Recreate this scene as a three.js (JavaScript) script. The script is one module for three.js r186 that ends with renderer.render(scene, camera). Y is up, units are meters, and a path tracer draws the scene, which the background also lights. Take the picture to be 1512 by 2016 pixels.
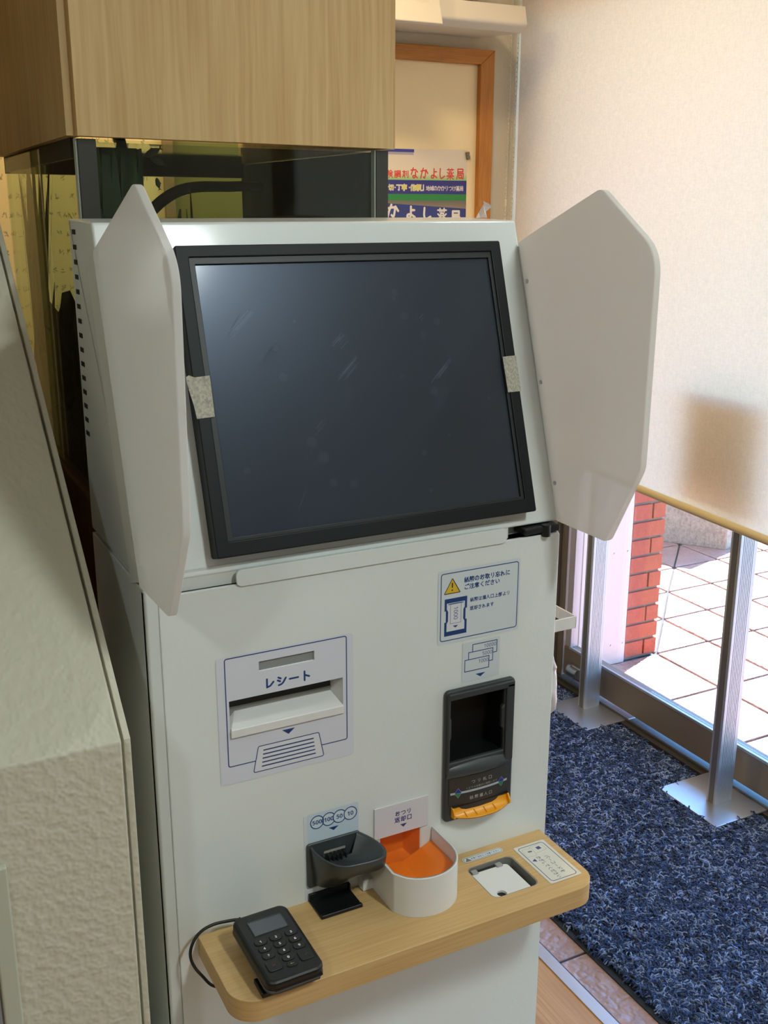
import * as THREE from 'three';
import { RoundedBoxGeometry } from 'three/addons/geometries/RoundedBoxGeometry.js';
import { mergeGeometries } from 'three/addons/utils/BufferGeometryUtils.js';
import { RectAreaLightUniformsLib } from 'three/addons/lights/RectAreaLightUniformsLib.js';
import { Sky } from 'three/addons/objects/Sky.js';

// ---------------------------------------------------------------- camera, sky, sun, lamps, exposure
const scene = new THREE.Scene();
const camera = new THREE.PerspectiveCamera(51.49, 1512 / 2016, 0.05, 200);
camera.position.set(-0.2398, 1.5, 0.9761);
camera.rotation.order = 'YXZ';
camera.rotation.set(-0.28036, -0.47678, 0.00175);
camera.updateMatrixWorld();

const EXPOSURE = 1.1;
const SUN = 24, SUN_DIR = [0.62, 0.86, -0.25];            // towards the sun
const LAMP_COLOR = 0xe9f6f4, WARM_COLOR = 0xffdfaa, DAY_COLOR = 0xffffff;
const LAMPS = [                                            // x, z, intensity, colour
  [1.05, 0.27, 65, LAMP_COLOR, 'round ceiling downlight between the kiosk and the entrance'],
  [0.58, 1.41, 135, LAMP_COLOR, 'oblong ceiling light panel in front of the kiosk', 0.14, 0.34],
  [-1.20, 1.36, 150, LAMP_COLOR, 'round ceiling downlight on the left, behind the sloped cabinet'],
  [0.90, -1.0, 85, WARM_COLOR, 'round warm ceiling downlight near the framed notice board'],
  [0.22, -1.14, 190, WARM_COLOR, 'round warm ceiling downlight behind the wooden hood'],
  [0.62, 3.2, 40, LAMP_COLOR, 'round ceiling downlight at the back of the room, entrance side'],
  [-1.20, 3.2, 40, LAMP_COLOR, 'round ceiling downlight at the back of the room, far from the entrance'],
];
const CEIL = 2.42;
const sky = new Sky();
sky.scale.setScalar(1000);
sky.material.uniforms.turbidity.value = 3;
sky.material.uniforms.rayleigh.value = 1.2;
sky.material.uniforms.mieCoefficient.value = 0.004;
sky.material.uniforms.mieDirectionalG.value = 0.75;
sky.material.uniforms.sunPosition.value.set(...SUN_DIR);
sky.name = 'sky';
scene.add(sky);
const sun = new THREE.DirectionalLight(0xfff4e6, SUN);
sun.position.set(3 + SUN_DIR[0] * 12, SUN_DIR[1] * 12, -1 + SUN_DIR[2] * 12);
sun.target.position.set(3, 0, -1);
sun.castShadow = true;
sun.shadow.mapSize.set(2048, 2048);
Object.assign(sun.shadow.camera, { left: -6, right: 6, top: 6, bottom: -6, near: 1, far: 30 });
scene.add(sun, sun.target);
RectAreaLightUniformsLib.init();

const renderer = new THREE.WebGLRenderer({ antialias: true });
renderer.toneMapping = THREE.LinearToneMapping;
renderer.toneMappingExposure = EXPOSURE;
renderer.shadowMap.enabled = true;

// ---------------------------------------------------------------- helpers
const E0 = 1.5;                                            // eye height; heights in this file given as e = y - E0
const rng = (s) => () => { s = (s + 0x6d2b79f5) | 0; let t = Math.imul(s ^ (s >>> 15), 1 | s); t = (t + Math.imul(t ^ (t >>> 7), 61 | t)) ^ t; return ((t ^ (t >>> 14)) >>> 0) / 4294967296; };
const V = (x, e, z) => new THREE.Vector3(x, E0 + e, z);
const used = {};
const numbered = (n) => { const k = used[n] = (used[n] ?? -1) + 1; return k ? n + '_' + String(k).padStart(3, '0') : n; };
function tag(o, label, category, group) { o.userData.label = label; o.userData.category = category; if (group) o.userData.group = group; return o; }
function thing(name, label, category, pos = [0, 0, 0], group) {
  const o = new THREE.Group(); o.name = numbered(name); o.position.set(...pos); scene.add(o); o.updateMatrixWorld(true);
  return tag(o, label, category, group);
}
// geometry is given in world coordinates and brought into the parent's own axes
function add(parent, name, geo, mat, label) {
  const m = new THREE.Mesh(geo, mat);
  m.name = parent === scene ? numbered(name) : name;
  if (parent !== scene) {
    const sib = parent.children.filter((c) => c.name.replace(/_\d{3}$/, '') === name).length;
    if (sib) m.name = name + '_' + String(sib).padStart(3, '0');
    parent.updateWorldMatrix(true, false);
    geo.applyMatrix4(parent.matrixWorld.clone().invert());
  }
  parent.add(m); m.castShadow = m.receiveShadow = true;
  if (label) m.userData.label = label;
  return m;
}
function struct(name, geo, mat, parent = scene) { const m = add(parent, name, geo, mat); if (parent === scene) m.userData.kind = 'structure'; return m; }
// uv in metres from the face's main direction; turn swaps u and v
function uvm(g, turn = false, ox = 0, oy = 0) {
  if (g.index) g = g.toNonIndexed();
  if (!g.attributes.normal) g.computeVertexNormals();
  const p = g.attributes.position, n = g.attributes.normal, uv = new Float32Array(p.count * 2);
  for (let i = 0; i < p.count; i++) {
    const ax = Math.abs(n.getX(i)), ay = Math.abs(n.getY(i)), az = Math.abs(n.getZ(i));
    let u, v;
    if (ay >= ax && ay >= az) { u = p.getX(i); v = p.getZ(i); } else if (ax >= az) { u = p.getZ(i); v = p.getY(i); } else { u = p.getX(i); v = p.getY(i); }
    uv[2 * i] = (turn ? v : u) + ox; uv[2 * i + 1] = (turn ? u : v) + oy;
  }
  g.setAttribute('uv', new THREE.BufferAttribute(uv, 2));
  return g;
}
const box = (x0, x1, e0, e1, z0, z1, r = 0) => {
  const w = x1 - x0, h = e1 - e0, d = z1 - z0;
  const g = r ? new RoundedBoxGeometry(w, h, d, 3, Math.min(r, w / 2.01, h / 2.01, d / 2.01)) : new THREE.BoxGeometry(w, h, d);
  g.translate((x0 + x1) / 2, E0 + (e0 + e1) / 2, (z0 + z1) / 2);
  return uvm(g);
};
const merge = (list) => mergeGeometries(list.map((g) => { let q = g.index ? g.toNonIndexed() : g; if (!q.attributes.uv) q = uvm(q); for (const k of Object.keys(q.attributes)) if (!['position', 'normal', 'uv'].includes(k)) q.deleteAttribute(k); return q; }));
function rr(s, x0, y0, x1, y1, r) {                        // rounded rectangle path
  s.moveTo(x0 + r, y0); s.lineTo(x1 - r, y0); s.absarc(x1 - r, y0 + r, r, -Math.PI / 2, 0); s.lineTo(x1, y1 - r); s.absarc(x1 - r, y1 - r, r, 0, Math.PI / 2);
  s.lineTo(x0 + r, y1); s.absarc(x0 + r, y1 - r, r, Math.PI / 2, Math.PI); s.lineTo(x0, y0 + r); s.absarc(x0 + r, y0 + r, r, Math.PI, Math.PI * 1.5);
  return s;
}
const rrShape = (x0, y0, x1, y1, r) => rr(new THREE.Shape(), x0, y0, x1, y1, r);
const rrPath = (x0, y0, x1, y1, r) => rr(new THREE.Path(), x0, y0, x1, y1, r);
function polyShape(pts, r = 0, cls = THREE.Shape) {        // polygon with rounded corners (r one number or one per corner)
  const s = new cls(), n = pts.length;
  for (let i = 0; i < n; i++) {
    const a = new THREE.Vector2(...pts[(i + n - 1) % n]), b = new THREE.Vector2(...pts[i]), c = new THREE.Vector2(...pts[(i + 1) % n]);
    const q = Array.isArray(r) ? r[i] : r;
    if (!q) { i ? s.lineTo(b.x, b.y) : s.moveTo(b.x, b.y); continue; }
    const u = a.clone().sub(b), w = c.clone().sub(b), ang = u.angleTo(w), t = Math.min(q / Math.tan(ang / 2), u.length() * 0.49, w.length() * 0.49);
    const p = b.clone().addScaledVector(u.normalize(), t), e = b.clone().addScaledVector(w.normalize(), t);
    i ? s.lineTo(p.x, p.y) : s.moveTo(p.x, p.y);
    s.quadraticCurveTo(b.x, b.y, e.x, e.y);
  }
  s.closePath();
  return s;
}
const extr = (shape, depth, bevel = 0, curve = 10) => new THREE.ExtrudeGeometry(shape, { depth: depth - 2 * bevel, bevelEnabled: bevel > 0, bevelThickness: bevel, bevelSize: bevel, bevelOffset: -bevel, bevelSegments: 3, curveSegments: curve }).translate(0, 0, bevel);
const tube = (pts, r, seg = 60, rs = 10) => new THREE.TubeGeometry(new THREE.CatmullRomCurve3(pts), seg, r, rs, false);
function cyl(x, e, z, r, len, axis = 'y', seg = 24, r2 = r) {
  const g = new THREE.CylinderGeometry(r2, r, len, seg);
  if (axis === 'z') g.rotateX(Math.PI / 2); if (axis === 'x') g.rotateZ(Math.PI / 2);
  return g.translate(x, E0 + e, z);
}
// strip surface between rows of points (arrays of Vector3 of equal length)
function skin(rows) {
  const pos = [], idx = [], uv = [], n = rows[0].length;
  rows.forEach((r, j) => r.forEach((p, i) => { pos.push(p.x, p.y, p.z); uv.push(i / (n - 1), j / (rows.length - 1)); }));
  for (let j = 0; j < rows.length - 1; j++) for (let i = 0; i < n - 1; i++) { const a = j * n + i, b = a + 1, c = a + n, d = c + 1; idx.push(a, b, c, b, d, c); }
  const g = new THREE.BufferGeometry();
  g.setAttribute('position', new THREE.Float32BufferAttribute(pos, 3)); g.setAttribute('uv', new THREE.Float32BufferAttribute(uv, 2)); g.setIndex(idx); g.computeVertexNormals();
  return g;
}
// ---------------------------------------------------------------- textures
function lattice(seed, n) { const r = rng(seed), a = new Float32Array(n * n); for (let i = 0; i < n * n; i++) a[i] = r(); return a; }
function noise(seed, n) {                                   // periodic value noise on the unit square with n cells (nx, ny may differ through scaling of arguments)
  const a = lattice(seed, n);
  return (x, y) => {
    x = ((x % 1) + 1) % 1 * n; y = ((y % 1) + 1) % 1 * n;
    const i = Math.floor(x) % n, j = Math.floor(y) % n, f = x - Math.floor(x), g = y - Math.floor(y), i1 = (i + 1) % n, j1 = (j + 1) % n, u = f * f * (3 - 2 * f), w = g * g * (3 - 2 * g);
    return (a[j * n + i] * (1 - u) + a[j * n + i1] * u) * (1 - w) + (a[j1 * n + i] * (1 - u) + a[j1 * n + i1] * u) * w;
  };
}
function tex(w, h, fn, size, srgb = false) {                // fn(u, v) -> [r, g, b] 0..1 ; size = metres covered by one repeat [u, v]
  const d = new Uint8Array(w * h * 4);
  for (let y = 0; y < h; y++) for (let x = 0; x < w; x++) {
    const c = fn((x + 0.5) / w, (y + 0.5) / h), k = (y * w + x) * 4, arr = Array.isArray(c) ? c : [c, c, c];
    for (let q = 0; q < 3; q++) d[k + q] = Math.max(0, Math.min(255, arr[q] * 255));
    d[k + 3] = 255;
  }
  const t = new THREE.DataTexture(d, w, h); t.wrapS = t.wrapT = THREE.RepeatWrapping; t.magFilter = THREE.LinearFilter; t.minFilter = THREE.LinearMipmapLinearFilter; t.generateMipmaps = true;
  if (srgb) t.colorSpace = THREE.SRGBColorSpace;
  t.repeat.set(1 / size[0], 1 / size[1]); t.needsUpdate = true;
  return t;
}
const hex = (h) => [(h >> 16 & 255) / 255, (h >> 8 & 255) / 255, (h & 255) / 255];
const mixc = (a, b, t) => a.map((v, i) => v + (b[i] - v) * t);
const M = (o) => new THREE.MeshPhysicalMaterial(o);
function woodMap(a, b, seed, sizeU, sizeV, stretch = 10) {  // grain runs along v
  const n1 = noise(seed, 64), n2 = noise(seed + 1, 128), n3 = noise(seed + 2, 16), n4 = noise(seed + 3, 256), A = hex(a), B = hex(b);
  return tex(512, 512, (u, v) => {
    const warp = n3(u, v) * 0.02, t = 0.42 * n1(u + warp, v / stretch * 2) + 0.25 * n2(u + warp, v * 0.25) + 0.28 * n3(u * 0.5, v * 0.5) + 0.15 * n4(u, v * 0.25);
    return mixc(A, B, Math.max(0, Math.min(1, (t - 0.3) * 1.6)));
  }, [sizeU, sizeV], true);
}
const peel = (() => { const a = noise(11, 64), b = noise(12, 32); return tex(512, 512, (u, v) => 0.6 * a(u, v) + 0.4 * b(u, v), [0.24, 0.24]); })();
const plaster = (() => { const a = noise(21, 48), b = noise(22, 96), c = noise(23, 20); return tex(512, 512, (u, v) => { const q = 0.5 * a(u, v) + 0.3 * b(u, v) + 0.2 * c(u, v); return Math.pow(q, 1.5); }, [0.3, 0.3]); })();
const wallpaper = (() => { const a = noise(31, 128), b = noise(32, 64); return tex(512, 512, (u, v) => 0.6 * a(u, v) + 0.4 * b(u, v), [0.4, 0.4]); })();
const weave = (() => { const a = noise(41, 128), b = noise(42, 16); return tex(512, 512, (u, v) => 0.55 * a(u, v * 0.25) + 0.45 * a(u * 0.25 + 0.3, v), [0.25, 0.25]); })();
const weaveCol = (() => { const a = noise(43, 128), b = noise(44, 12); return tex(512, 512, (u, v) => { const q = 0.93 + 0.03 * a(u, v * 0.25) + 0.03 * a(u * 0.25 + 0.3, v); return [q, q * 0.985, q * 0.95]; }, [0.25, 0.25], true); })();

// ---------------------------------------------------------------- materials
const kioskWhite = M({ color: 0xdfe4e1, roughness: 0.4, clearcoat: 0.6, clearcoatRoughness: 0.12, bumpMap: peel, bumpScale: 0.00012 });
const kioskSide = M({ color: 0xd4d7d2, roughness: 0.5, bumpMap: peel, bumpScale: 0.00008 });
const wingWhite = M({ color: 0xf2f1ee, roughness: 0.75, transmission: 0.6, thickness: 0, specularIntensity: 0.6 });
const blackPlastic = M({ color: 0x0d0f11, roughness: 0.42 });
const blackMatte = M({ color: 0x050505, roughness: 0.8 });
const bezelBlack = M({ color: 0x0a1013, roughness: 0.5, specularIntensity: 0.6 });
const darkGrey = M({ color: 0x34383a, roughness: 0.45 });
const graphite = M({ color: 0x3b4042, roughness: 0.38, clearcoat: 0.2, clearcoatRoughness: 0.3 });
const orange = M({ color: 0xf57c12, roughness: 0.45, clearcoat: 0.2, clearcoatRoughness: 0.3 });
const yellow = M({ color: 0xf0a000, roughness: 0.35, clearcoat: 0.4, clearcoatRoughness: 0.2 });
const whitePlastic = M({ color: 0xe2e1de, roughness: 0.4, clearcoat: 0.2, clearcoatRoughness: 0.3 });
const steel = M({ color: 0xb8bcc0, roughness: 0.3, metalness: 1 });
const satinSteel = M({ color: 0xc9ccd0, roughness: 0.36, metalness: 0.9 });
const alu = M({ color: 0xbcc0c6, roughness: 0.42, metalness: 0.75 });
const bronze = M({ color: 0x877a6d, roughness: 0.5, metalness: 0.35 });
const darkRubber = M({ color: 0x29303b, roughness: 0.8 });
const shelfWood = M({ map: woodMap(0xd2ae78, 0xc09a62, 101, 0.12, 0.9, 14), roughness: 0.5 });
const canopyWood = M({ map: woodMap(0xd3b27c, 0xbf9a62, 111, 0.3, 1.6, 12), roughness: 0.5 });
const oakWood = M({ map: woodMap(0xc98a3e, 0xa9682a, 121, 0.06, 0.5, 8), roughness: 0.5 });
const floorWood = M({ map: woodMap(0xcf9c68, 0xb5804e, 131, 0.2, 1.6, 12), roughness: 0.4 });
const cream = M({ color: 0xc8c4b0, roughness: 0.55, clearcoat: 0.12, clearcoatRoughness: 0.35, bumpMap: plaster, bumpScale: 0.0016 });
const wallMat = M({ color: 0xd6cfbd, roughness: 0.9, bumpMap: wallpaper, bumpScale: 0.0006 });
const ceilMat = M({ color: 0xcfcec8, roughness: 0.95 });
const glass = M({ color: 0xffffff, roughness: 0.02, transmission: 1, thickness: 0, ior: 1.5 });
const tankGlass = M({ specularIntensity: 0.4, color: 0xf0f6ee, roughness: 0.02, transmission: 1, thickness: 0, ior: 1.5 });
const clearPlastic = M({ color: 0xffffff, roughness: 0.04, transmission: 1, thickness: 0, ior: 1.49 });

// ---------------------------------------------------------------- hand-drawn strokes for the Japanese lettering (cells of 100 x 100; ~ makes a stroke smooth)
const G = {
  'レ': '2510 2588 5578 8545', 'シ': '1815 4028,1242 3455,~2090 5280 8830', 'ー': '1050 9050', 'ト': '3808 3894,3842 8262',
  'の': '~5218 4560 2882 1262 2030 5015 8032 8565 5888', 'お': '1028 6528,~3508 3560 3078 1878 1862 4545 7050 8068 7085 5090,7015 9035', 'り': '~2812 2540 3055,~6810 7235 7060 4592',
  'れ': '3008 3094,1030 4228 1078,~1078 5540 6538 6565 7280 9070', 'に': '2010 1550 2090,4828 8525,~4560 5080 8882', 'ご': '2822 7020,~2560 2080 5590 8084,7808 8522,8803 9618',
  'さ': '1230 8525,4506 7458,~7458 4052,~2562 2585 5092 7488', 'い': '~1820 2060 3882 4865,~7022 8545 8568', 'く': '7008 2548 7594', 'だ': '1028 5525,3508 1890,5540 8540,~5268 5588 9085,7508 8020,8804 9418',
  'は': '2010 1550 2090,4030 9028,~6810 6870 5588 4278 5065 7072 9285', 'よ': '5510 5570,5535 8535,~5570 4588 2585 2570 5065 9085', 'ま': '1825 8225,1848 8248,~5008 5070 4088 2285 2270 5065 8582',
  'す': '0825 9225,~5806 5855 5068 3560 4045 5850 5870 4094', 'か': '~1032 6528 6560 5590 4080,3808 2050 0890,7220 9550', 'つ': '~0832 5025 8530 8860 4588', 'な': '1025 5522,3806 1560,6520 9040,~6538 6575 5090 3585 3572 6072 9088',
  'し': '~3008 2865 4090 8572', 'け': '2010 1550 2090,4035 9535,~7010 7260 5092', 'て': '1020 9016,~8518 5038 4570 7590', 'ざ': '1030 7525,4006 6858,~6858 3552,~2062 2085 4592 7088,7806 8620,9002 9716',
  'を': '1022 8220,~4506 3540 1565,~2050 5042 5072,~9040 5060 3575 4590 8590', 'バ': '3020 0890,5520 9090,7206 8020,8602 9416', 'コ': '1818 8218 8288,1285 8285', 'ド': '3008 3094,3042 7562,6810 7826,8404 9420',
  'ビ': '2210 2285 8588,2548 7835,7806 8620,9002 9716', 'ラ': '2012 7812,1038 8538,~8538 7570 3594', '口': '1515 1590,1515 8515 8590,1585 8585',
  '紙': '2805 1225 3028 1045 4048,2848 2895,1560 1080,4060 4575,8510 5518 5288,5288 6880,5545 9545,7015 7250 8575 9590 9772',
  '幣': '2505 2545,1018 4018 4045,1018 1045,1508 1512,3808 3512,1828 1838,3228 3438,6505 5525,6015 9515,8515 5545,6525 9545,1560 1588,1560 8560 8585 7883,5050 5098',
  '取': '0812 5212,1512 1570,4212 4295,1530 4230,1548 4248,0875 5068,5525 9025,9025 5592,6035 9592', '忘': '5005 5018,1020 9020,2520 2548 8048,1565 1085,3560 3890 7090 7280,5058 5570,8060 9278',
  '注': '1510 2820,0835 2045,0890 2860,6006 6818,4025 9525,6825 6890,4555 9055,3590 9890', '意': '5004 5012,1815 8215,3518 3828,6518 6028,0830 9230,2538 2562 7562 7538 2538,2550 7550,1570 1085,3568 3890 6890 7080,5066 5474,8068 9082',
  '挿': '0825 3825,2505 2590 1588,0860 3850,8805 4815,4028 9528,6808 6895,4840 9040 9072 4872 4840,4856 9056,4085 9585', '入': '4010 5018 0892,5018 5560 9592', '上': '5008 5088,5042 8542,0588 9588',
  '部': '2805 2815,0818 5018,1820 2235,4020 3535,0538 5238,1050 1090,1050 4550 4590 1090,6210 6295,6210 9010 7540 9055 8275 7072', '返': '1008 2020,0535 2235 2278 0592,2278 4590 9592,4012 9212,4512 4055 3275,4832 8532 5575,5040 9075',
  '却': '0825 5025,2806 2848,0548 5548,2848 1085 5080,4068 5590,6215 6296,6215 9015 9070 7868', '札': '0828 5028,2806 2896,2835 0868,3038 4860,6508 6585 7090 9590 9672',
  '薬': '0815 9215,3005 3025,7005 7025,5022 4532,3535 3562 6562 6535 3535,3548 6548,1038 2548,2560 1068,9038 7548,7560 9068,0572 9572,5062 5098,4575 1095,5575 9095', '局': '2010 8510 8532 2032,2010 2055 0892,2046 9046 8890 7588,3560 3585 6885 6860 3560',
  '険': '1010 1096,1010 3810 2835 3850 3268 2066,6805 4032,6805 9832,5535 8235,5045 5065 8865 8845 5045,6835 6865 4095,6870 9895', '調': '0515 4015,0030 4530,0845 4045,0858 4058,0870 0892 4092 4070 0870,5010 9510 9592 8890,5010 5060 4295,6028 8528,7218 7242,5844 8844,6055 6078 8578 8555 6055',
  '剤': '2804 2815,0518 5518,4520 1545,1522 5045,1848 1570 0892,4048 4095,1860 4060,1874 4074,7015 7068,9208 9292 8288', '切': '0540 4532,2210 2280 4570,5018 9218 8888 7585,6818 6055 4592', '丁': '0815 9215,5515 5590 4086',
  '寧': '5002 5012,0828 0815 9215 9228,1525 1038,3022 3240 6540 6834,5020 5328,8025 8838,1545 1558 8558 8545 1545,3845 3858,6245 6258,0868 9268,5068 5094 3892', '信': '3005 0848,1838 1895,6006 6815,4020 9520,4835 8835,4850 8850,4865 4892 8892 8865 4865',
  '頼': '0818 4818,2805 2896,1030 1052 4552 4530 1030,2555 0580,3055 4878,5010 9810,7510 7022,5825 5872 9272 9225 5825,5840 9240,5856 9256,6575 5095,8575 9895', '地': '0535 3832,2010 2075,0580 4070,4048 9535 9362 8565,6808 6870,5020 5085 5590 9590 9778',
  '域': '0535 3232,1810 1875,0278 3470,3828 9828,4242 4265 6065 6042 4242,3585 6578,7208 7550 9592 9875,9245 6590,8208 9018', '妻': '0815 9215,2028 8028 8052 2052,0840 9840,5004 5060,4560 2580 8098,0575 9575,7575 2098', '田': '1212 1290 8890 8812 1212,5012 5090,1250 8850',
  '南': '5004 5030,0818 9218,1095 1032 9032 9092 8292,3240 4052,6840 6052,2555 7555,2572 7572,5055 5095', '店': '5502 5512,1014 9514,1514 1555 0595,5522 5555,5538 9038,3058 3095 8895 8858 3058', '自': '5002 4015,2015 2096 8096 8015 2015,2042 8042,2068 8068',
  '動': '4504 1010,0520 5520,3008 3090,1032 1060 5060 5032 1032,1046 5046,0874 5274,0592 5588,5830 9530 9288 8288,7508 7250 5595', '的': '2504 2018,1018 1090 4090 4018 1018,1052 4052,6505 5540,6022 9522 9288 8090,6545 7560',
  '開': '0808 0896,0808 4008 4038 0838,0822 4022,6008 9208 9296 8592,6008 6038 9238,6022 9222,3050 7050,2568 7568,4250 3892,6050 6092', '閉': '0808 0896,0808 4008 4038 0838,0822 4022,6008 9208 9296 8592,6008 6038 9238,6022 9222,2555 7555,5545 5590 4888,5060 2888',
  '・': '4848 5252', '」': '4010 4090 1090', '保': '3005 0848,1838 1895,4812 8812 8838 4838 4812,3555 9855,6838 6896,6558 3888,7058 9888',
  '親': '2503 2513,0815 4815,1520 2032,3820 3332,0535 5035,0552 5052,2835 2896,2555 0580,3055 4878,5810 5865 9265 9210 5810,5828 9228,5846 9246,6565 5095,8265 8590 9890 9778',
};
// one glyph in the box x, y, w, h
function glyph(c, ch, x, y, w, h) {
  const s = G[ch]; if (!s) return;
  for (const st of s.split(',')) {
    const sm = st[0] === '~', pts = st.replace('~', '').split(' ').map((q) => [x + +q.slice(0, 2) / 100 * w, y + +q.slice(2) / 100 * h]);
    c.beginPath(); c.moveTo(...pts[0]);
    if (sm && pts.length > 2) {
      const cv = new THREE.CatmullRomCurve3(pts.map((p) => new THREE.Vector3(p[0], p[1], 0)));
      for (const p of cv.getPoints(24)) c.lineTo(p.x, p.y);
    } else for (const p of pts.slice(1)) c.lineTo(...p);
    c.stroke();
  }
}
// a line of Japanese text; x, y = top left, s = cell size, adv = advance, lw = stroke width
function jp(c, text, x, y, s, lw, color, adv = s * 1.02, hgt = s) { c.strokeStyle = color; c.lineWidth = lw; c.lineCap = 'round'; c.lineJoin = 'round'; [...text].forEach((ch, i) => glyph(c, ch, x + i * adv, y, s, hgt)); }
function latin(c, t, x, y, size, color, weight = '', align = 'center') { c.fillStyle = color; c.font = weight + ' ' + size + 'px sans-serif'; c.textAlign = align; c.textBaseline = 'middle'; c.fillText(t, x, y); }
function canvasTex(wmm, hmm, ppm, draw, bg) {
  const cv = document.createElement('canvas'); cv.width = Math.round(wmm * ppm); cv.height = Math.round(hmm * ppm);
  const c = cv.getContext('2d'); c.scale(ppm, ppm);
  c.fillStyle = bg; c.fillRect(0, 0, wmm, hmm); draw(c, wmm, hmm);
  const t = new THREE.CanvasTexture(cv); t.colorSpace = THREE.SRGBColorSpace; t.minFilter = THREE.LinearFilter; return t;
}
function flat(shape) {                                      // ShapeGeometry with uv 0..1 over its bounds
  const g = new THREE.ShapeGeometry(shape, 12); g.computeBoundingBox();
  const b = g.boundingBox, p = g.attributes.position, uv = [];
  for (let i = 0; i < p.count; i++) uv.push((p.getX(i) - b.min.x) / (b.max.x - b.min.x), (p.getY(i) - b.min.y) / (b.max.y - b.min.y));
  g.setAttribute('uv', new THREE.Float32BufferAttribute(uv, 2));
  return g;
}
const NAVY = '#123a74';
const roundRect = (c, x, y, w, h, r) => { c.beginPath(); c.moveTo(x + r, y); c.arcTo(x + w, y, x + w, y + h, r); c.arcTo(x + w, y + h, x, y + h, r); c.arcTo(x, y + h, x, y, r); c.arcTo(x, y, x + w, y, r); c.closePath(); };
const tri = (c, pts, color) => { c.fillStyle = color; c.beginPath(); pts.forEach((p, i) => i ? c.lineTo(...p) : c.moveTo(...p)); c.closePath(); c.fill(); };

// ================================================================ THE SETTING
const XD = 1.75;                                            // plane of the entrance door
const ZB = -1.72;                                           // back wall
// floors
struct('floor', box(-2.6, 0.903, -1.56, -1.5, ZB, 4.2), floorWood);
struct('trim_1', box(0.903, 0.93, -1.56, -1.4975, ZB, 4.2, 0.001), satinSteel);
{
  const slate = (() => { const a = noise(61, 24), b = noise(62, 64); return tex(512, 512, (u, v) => { const q = Math.abs(a(u, v) - 0.5) * 2, t = 0.6 * q + 0.4 * b(u, v); return t; }, [0.4, 0.4]); })();
  const slateCol = (() => { const a = noise(63, 16), b = noise(64, 64); const A = hex(0xba998f), B = hex(0xa0837a); return tex(256, 256, (u, v) => mixc(A, B, 0.6 * a(u, v) + 0.4 * b(u, v)), [0.6, 0.6], true); })();
  globalThis.tileMat = M({ map: slateCol, roughness: 0.42, bumpMap: slate, bumpScale: 0.004 });
  globalThis.groutMat = M({ color: 0x4a525e, roughness: 0.9 });
}
const entry = struct('floor_entry', box(0.93, XD + 0.12, -1.56, -1.504, ZB, 4.2), groutMat);
for (let z = -1.9; z < 4.2; z += 0.3) { const z0 = Math.max(z - 0.1 + 0.003, ZB), z1 = Math.min(z + 0.2 - 0.003, 4.2); add(entry, 'tile', box(0.933, 1.2, -1.504, -1.4995, z0, z1, 0.002), tileMat); }
// walls and ceiling (with thickness)
struct('ceiling', box(-2.7, XD + 0.25, CEIL - E0, CEIL - E0 + 0.1, ZB - 0.1, 4.3), ceilMat);
struct('wall_back', box(-2.7, XD + 0.08, -1.56, CEIL - E0, ZB - 0.1, ZB), wallMat);
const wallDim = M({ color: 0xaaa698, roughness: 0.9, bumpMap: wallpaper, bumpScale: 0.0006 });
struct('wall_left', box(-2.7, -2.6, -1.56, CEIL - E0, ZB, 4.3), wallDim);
struct('wall_front', box(-2.6, XD + 0.25, -1.56, CEIL - E0, 4.2, 4.3), M({ color: 0x7d796c, roughness: 0.9 }));
struct('wall_right', merge([box(XD, XD + 0.2, 0.65, CEIL - E0, ZB, 4.2), box(XD, XD + 0.2, -1.56, 0.65, 1.25, 4.2)]), wallMat);
// entrance door frame and leaf
struct('trim_2', merge([box(1.745, 1.79, -1.5, 0.65, -1.70, -1.655, 0.003), box(1.762, 1.83, -1.5, 0.65, -1.652, -1.622, 0.003), box(1.745, 1.79, 0.60, 0.65, -1.655, 1.25, 0.002), box(1.745, 1.79, -1.5, 0.60, 1.2, 1.25, 0.002)]), bronze);
struct('trim_3', merge([box(1.72, 1.80, -1.502, -1.488, -1.66, 1.2, 0.001), box(1.735, 1.742, -1.49, -1.48, -1.66, 1.2)]), M({ color: 0x5a5550, roughness: 0.45, metalness: 0.6 }));
{
  const d = new THREE.Group(); d.name = 'door_1'; d.userData.kind = 'structure'; d.position.set(XD, 0, -0.2); scene.add(d);
  add(d, 'bottom_rail', box(1.752, 1.79, -1.47, -1.372, -1.60, 1.19, 0.003), bronze);
  add(d, 'stile', box(1.755, 1.785, -1.372, 0.59, -1.60, -1.572, 0.003), M({ color: 0xb9aeb0, roughness: 0.4, metalness: 0.4 }));
  add(d, 'stile', box(1.755, 1.785, -1.372, 0.59, 1.16, 1.19, 0.003), bronze);
  add(d, 'top_rail', box(1.752, 1.79, 0.52, 0.595, -1.572, 1.16, 0.003), bronze);
  add(d, 'glazing_bead', box(1.750, 1.758, -1.374, -1.366, -1.572, 1.16, 0.001), alu);
  add(d, 'pane', box(1.768, 1.773, -1.37, 0.52, -1.572, 1.16), glass);
  add(d, 'lock', merge([cyl(1.735, -1.432, -1.518, 0.016, 0.04, 'z'), cyl(1.742, -1.432, -1.54, 0.021, 0.012, 'z'), box(1.735, 1.752, -1.452, -1.412, -1.545, -1.49, 0.004)]), steel);
}
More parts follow.
